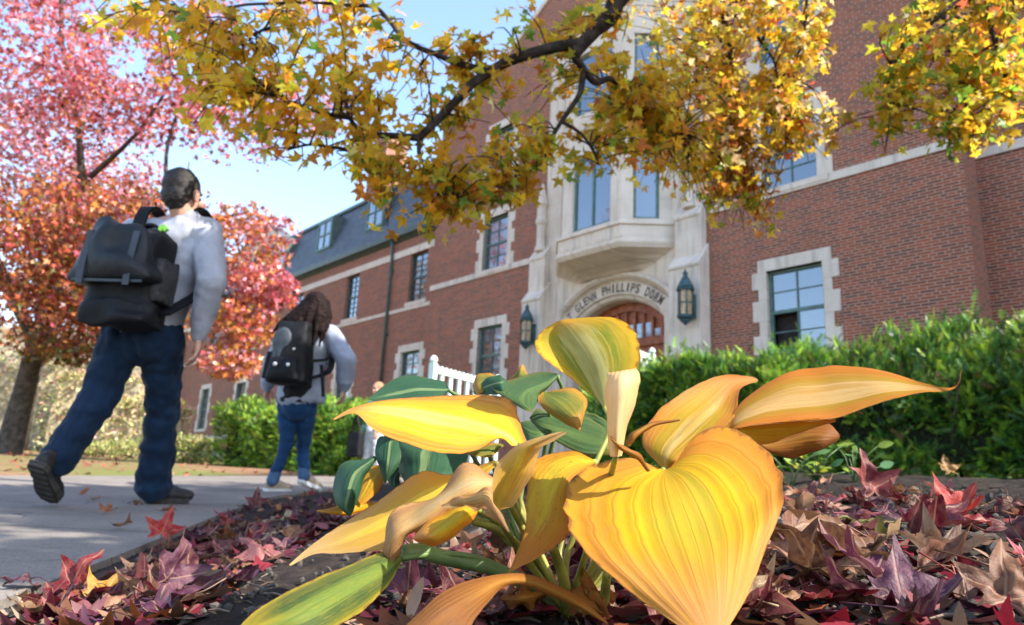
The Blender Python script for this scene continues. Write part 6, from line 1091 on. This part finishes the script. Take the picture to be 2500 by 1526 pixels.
def fallen(px, py, col, size, var, label, group=None, rot=None, lift=.012, tilt=.35, pos=None):
    p = pos
    if p is None:
        p, d = gp(px, py)
        if p is None: return None
    o = bpy.data.objects.new('fallen_leaf', VAR[var % len(VAR)]); COL.objects.link(o); e = 1e-2; hx = (bed(p.x + .05, p.y) - bed(p.x - .05, p.y)) / .1; hy = (bed(p.x, p.y + .05) - bed(p.x, p.y - .05)) / .1
    nrm = Vector((-float(hx), -float(hy), 1)).normalized()
    if rot is None: q = (nrm + Vector(rng.normal(0, tilt, 3)) * .8).normalized().to_track_quat('Z', 'Y') @ Euler((0, 0, rng.uniform(0, 6.28))).to_quaternion(); 
    else: q = Euler([R(a) for a in rot]).to_quaternion()
    o.rotation_mode = 'QUATERNION'; o.rotation_quaternion = q; o.scale = (size,) * 3
    lo = min((q @ (v.co * size)).z for v in VAR[var % len(VAR)].vertices); o.location = (p.x, p.y, p.z + lift - .35 * lo)
    cc = np.clip(np.array(FC[col]) * .68 * rng.normal(1, .16) * rng.normal(1, .07, 3), .004, .9); o.color = (*cc, 1); return tag(o, label, 'leaf', group)
# the leaves one can point at
fallen(388, 1345, 'scarlet', .085, 9, 'bright red leaf standing on edge where litter meets the path', rot=(68, 12, 20), lift=.03)
fallen(70, 1440, 'plum', .07, 2, 'purple pink leaf lying alone on the concrete at the left edge', rot=(8, 10, 70))
fallen(165, 1475, 'crimson', .075, 7, 'curled red and tan leaf with horn like tips near the path corner', rot=(60, 20, -30), lift=.02)
fallen(110, 1510, 'tan', .075, 5, 'broad tan leaf flat at the bottom left corner', rot=(10, -8, 150))
fallen(230, 1500, 'gold', .06, 11, 'yellow brown folded leaf under the curled red one', rot=(35, 25, 10), lift=.02)
fallen(640, 1385, 'pink', .078, 10, 'rose pink pointed leaf on dark soil below the pale hosta leaf', rot=(22, -14, 60), lift=.025)
fallen(620, 1255, 'maroon', .085, 0, 'dark maroon star leaf at the top of the litter band', rot=(62, 0, 10), lift=.03)
fallen(2075, 1385, 'brown', .098, 6, 'large curled brown leaf beside the front hosta leaf', rot=(18, -20, 120), lift=.035)
fallen(2330, 1290, 'scarlet', .066, 11, 'folded bright red and pink leaf on the soil at the right', rot=(40, 25, -60), lift=.02)
fallen(2130, 1255, 'crimson', .085, 8, 'crimson star leaf pointing upright right of the front hosta leaf', rot=(70, 0, 15), lift=.03)
fallen(2465, 1524, 'brown', .062, 13, 'tan brown star leaf standing at the bottom right corner', rot=(56, 10, -20), lift=.01)
fallen(2130, 1312, 'olive', .075, 0, 'flat yellow green leaf between the red and brown leaves', rot=(4, 6, 100))
fallen(2265, 1390, 'cream', .075, 4, 'pale tan leaf with a long stalk beside the big curled brown leaf', rot=(10, -12, -140), lift=.02)
fallen(2140, 1470, 'plum', .078, 3, 'dark purple leaf below the big curled brown leaf', rot=(24, 10, 40), lift=.02)
fallen(1985, 1480, 'brown', .07, 7, 'narrow rolled brown leaf right below the front hosta leaf tip', rot=(50, 30, 80), lift=.03)
fallen(440, 1490, 'maroon', .085, 1, 'large wine red leaf at the bottom left of the dark soil', rot=(30, 10, 30), lift=.02)
fallen(395, 1510, 'plum', .08, 7, 'purple brown leaf blade on edge at the bottom left', rot=(75, 25, 60), lift=.04)
fallen(2318, 1168, 'gold', .06, 9, 'golden leaf standing at the foot of the hedge', rot=(70, 0, 10), lift=.01)
for k, (x, y, cn, lab) in enumerate([(205, 1207, 'rust', 'small red leaf on the path between the man\'s shoes'), (255, 1258, 'rust', 'reddish leaf on the path below the man\'s front shoe'), (305, 1292, 'tan', 'tan curled leaf on the path near the litter edge'), (230, 1225, 'tan', 'faint tan leaf on the path behind the man\'s front shoe'), (330, 1232, 'brown', 'brown leaf on the path just beside the man\'s heel'), (400, 1255, 'rust', 'rust leaf on the path in front of the man\'s toe')]):
    fallen(x, y, cn, .06, 2 + k, lab)
WR = 'crimson maroon plum pink tan brown rust cream'.split()
zones5 = [('path', [(300, 1400), (440, 1325), (600, 1240), (760, 1215), (880, 1235), (820, 1300), (720, 1350), (600, 1420), (480, 1500), (350, 1526), (20, 1526), (60, 1490), (220, 1440)], 112, [4, 8, 4, 3, 5, 4, 2, 1.5], 'in the litter band along the path edge', 'fallen leaves along the path edge'),
          ('right', [(1885, 1190), (2080, 1185), (2260, 1215), (2500, 1235), (2500, 1330), (2330, 1300), (2150, 1340), (1880, 1400)], 46, [5, 8, 3, 2, 3.5, 5, 2, 1], 'on the soil between the front hosta leaf and the right edge', 'fallen leaves right of the hosta'),
          ('corner', [(1780, 1440), (1900, 1380), (2080, 1330), (2260, 1420), (2500, 1440), (2500, 1526), (1740, 1526)], 30, [1, 3, 4, .5, 4, 9, 2, 1], 'heaped in the bottom right corner', 'fallen leaves in the right corner'),
          ('under', [(940, 1360), (1250, 1300), (1500, 1380), (1720, 1500), (1600, 1526), (860, 1526), (960, 1430)], 40, [2, 6, 5, .5, 1, 9, 3, .6], 'in the shade under the yellow hosta', 'fallen leaves under the hosta'),
          ('left', [(760, 1230), (1000, 1190), (1150, 1240), (900, 1310), (760, 1290)], 16, [2, 3, 2, 1, 6, 3, 3, 2], 'on the soil below the curling green hosta leaf', 'fallen leaves below the green hosta')]
CN = dict(crimson='crimson', maroon='dark maroon', plum='purple brown', pink='pale rose', tan='tan', brown='brown', rust='rust orange', cream='bleached cream')
cnt_ = 0
for zn, poly, cnt, wts, where, grp in zones5:
    xs = [p[0] for p in poly]; ys_ = [p[1] for p in poly]; got = 0; wt = np.array(wts) / sum(wts)
    while got < cnt:
        x, y = rng.uniform(min(xs), max(xs)), rng.uniform(min(ys_), max(ys_))
        if not inside(poly, x, y): continue
        got += 1; cn = WR[rng.choice(8, p=wt)]; fallen(x, y, cn, rng.uniform(.048, .078), int(rng.integers(14, 18) if cn in ('tan', 'brown', 'cream') and rng.uniform() < .6 else rng.integers(0, 14)), f'{CN[cn]} fallen leaf {where}', grp, lift=rng.uniform(.002, .02), tilt=.30)
# the rest of the litter: too many to count
LPs, LCs, LSs = [], [], []
pal = [FC[k] for k in WR]
for poly, n_, sz in (([(-200, 1560), (60, 1490), (300, 1395), (440, 1320), (600, 1235), (760, 1208), (880, 1225), (830, 1300), (700, 1360), (560, 1450), (420, 1560)], 620, .042), ([(1880, 1180), (2100, 1180), (2500, 1225), (2600, 1560), (1700, 1560), (1880, 1300)], 210, .036), ([(700, 1250), (1300, 1180), (1800, 1300), (1800, 1560), (850, 1560), (900, 1380)], 300, .042)):
    xs = [p[0] for p in poly]; ys_ = [p[1] for p in poly]; got = 0
    while got < n_:
        x, y = rng.uniform(min(xs), max(xs)), rng.uniform(min(ys_), max(ys_))
        if not inside(poly, x, y): continue
        got += 1; p, d = gp(x, y)
        if p is None or p.x < path_edge(p.y) - .10 * rng.uniform() ** 2: continue
        LPs.append((p.x, p.y, p.z + rng.uniform(.0, .008))); LSs.append(sz * rng.uniform(.5, 1.35)); LCs.append(pal[rng.choice(8, p=np.array([4, 6, 4, 2, 4, 4, 2, 1]) / 27)])
N = 2600; x, y = rng.uniform(-16, 3.5, N), rng.uniform(1, 26, N); ed, le = path_edge(y), path_left(y); k = (x < le - .05) | ((x > ed + .1) & (x < ed + 2.2) & (y > 5)) | (rng.uniform(0, 1, N) < .022)
x, y = x[k], y[k]; z = np.where((x > path_left(y)) & (x < path_edge(y)), .0235 * y + .016, bed(x, y) + .012)
LPs += list(zip(x, y, z)); LSs += list(rng.uniform(.05, .085, len(x))); LCs += [tuple(v) for v in pick([(.52, .17, .10), (.55, .28, .14), (.45, .10, .06), (.50, .34, .12)], [3, 3, 2, 2], len(x))]
n = len(LPs); LCs = np.clip(np.array(LCs) * .6 * rng.normal(1, .18, (n, 1)), .004, .9)
M['litter'] = leafmat('litter_leaf', trans=.15, rough=.6, gain=1.2)
sel = rng.uniform(0, 1, n) < .78; LPs, LSs = np.array(LPs), np.array(LSs)
for sl_, shp in ((sel, STAR), (~sel, OVAL)): k_ = int(sl_.sum()); tag(link('leaf_litter', leaves_mesh('leaf_litter', LPs[sl_], rdir(k_, (0, 0, .1)) * np.array([1, 1, .2]), rdir(k_, (0, 0, 1.6)), LSs[sl_] * (1. if shp is STAR else .95), LCs[sl_], shp, .3), M['litter']), kind='stuff')
# crumbs of bark, twigs and grit on the soil
m = MB(); k = 0
while k < 1500:
    px, py = rng.uniform(200, 2500), rng.uniform(1190, 1526); p, d = gp(px, py)
    if p is None or d > 3.5 or p.x < path_edge(p.y) + .05: k += 1; continue
    k += 1; s_ = abs(rng.normal(.004, .003)) + .0015
    if k % 3 == 0:
        a = rng.uniform(0, 6.28); l_ = rng.uniform(.012, .05); e = Vector((math.cos(a), math.sin(a), rng.normal(0, .15))) * l_; c_ = (.08, .055, .04) if rng.uniform() < .6 else (.20, .14, .10)
        m.tube([p + Vector((0, 0, .003)), p + e * .5 + Vector((0, 0, .005)), p + e + Vector((0, 0, .003))], [.0012, .0018, .001], 4, c_)
    else:
        v = ICO1[0] * (s_ * rng.uniform(.6, 1.4, 3)) * (1 + rng.normal(0, .12, (len(ICO1[0]), 1)))
        g_ = rng.uniform(.03, .10) if rng.uniform() < .96 else .22; m.add((v + np.array(p) + [0, 0, s_ * .3]).tolist(), ICO1[1], (g_, g_ * .85, g_ * .72))
t = NT('grit'); a = t.n('ShaderNodeAttribute', attribute_name='tint'); M['grit'] = t.done(t.pbr(t.mix(t.noise(t.coord(), 200., 3), t.mix(1., a.outputs[0], (.6, .6, .6), 'MULTIPLY'), a.outputs[0]), .9))
tag(m.build('soil_crumbs', M['grit']), kind='stuff')
def stick(pts, r, label):
    P = [Vector(p) for p in pts]; m = MB(); Q = crom([tuple(p - P[0]) for p in P], 16); Q = [Vector(q) + Vector(rng.normal(0, r * .35, 3)) for q in Q]; m.tube(Q, [r * (1 + .25 * math.sin(i_ * 2.1)) * (1 - .4 * i_ / 15) for i_ in range(16)], 8); o = m.build('twig', M['bark'], None, True); o.location = P[0]; tag(o, label, 'twig')
g0, _ = gp(2235, 1350); g1, _ = gp(2330, 1335); g2, _ = gp(2440, 1325); stick([g0 + Vector((0, 0, .008)), g1 + Vector((0, 0, .012)), g2 + Vector((0, 0, .006))], .009, 'weathered grey stick lying on the soil at the right')
g0, _ = gp(745, 1300); g1, _ = gp(790, 1275); g2, _ = gp(830, 1262); stick([g0 + Vector((0, 0, .006)), g1 + Vector((0, 0, .03)), g2 + Vector((0, 0, .012))], .004, 'small dark forked twig on the soil left of the curling green leaf')
# weeds at the foot of the hedge
M['weed'] = leafmat('weed_leaf', trans=.35, rough=.45, gain=1.3)
for px, py, d, lab, nl in ((1995, 1172, 2.3, 'yellow green weed at the foot of the hedge beside the withered hosta leaf', 26), (2085, 1178, 2.4, 'small weed seedling right of the yellow green weed', 10), (1930, 1185, 2.1, 'blue green weed sprig beside the front hosta leaf', 9)):
    p, d_ = gp(px, py); r = empty('weed', p); tag(r, lab, 'weed', 'weeds at the foot of the hedge'); P, A_ = [], []; m = MB()
    for k in range(nl):
        a = rng.uniform(0, 6.28); h = rng.uniform(.02, .12); q = np.array((math.cos(a) * rng.uniform(.01, .11), math.sin(a) * .05, h)); P.append(q); A_.append((math.cos(a), math.sin(a), .3)); m.tube([(0, 0, -.01), tuple(q * np.array([.5, .5, .7])), tuple(q)], [.002, .0016, .001], 5)
    m.build('stem', M['stalk_g'], r, True); link('foliage', leaves_mesh('foliage', np.array(P), np.array(A_), rdir(nl, (0, -.4, .9), .5), rng.uniform(.03, .06, nl), pick([(.22, .32, .04), (.40, .38, .04), (.10, .22, .07)], [4, 4, 1] if nl > 12 else [2, 1, 5], nl), OVAL, .2), M['weed'], r)
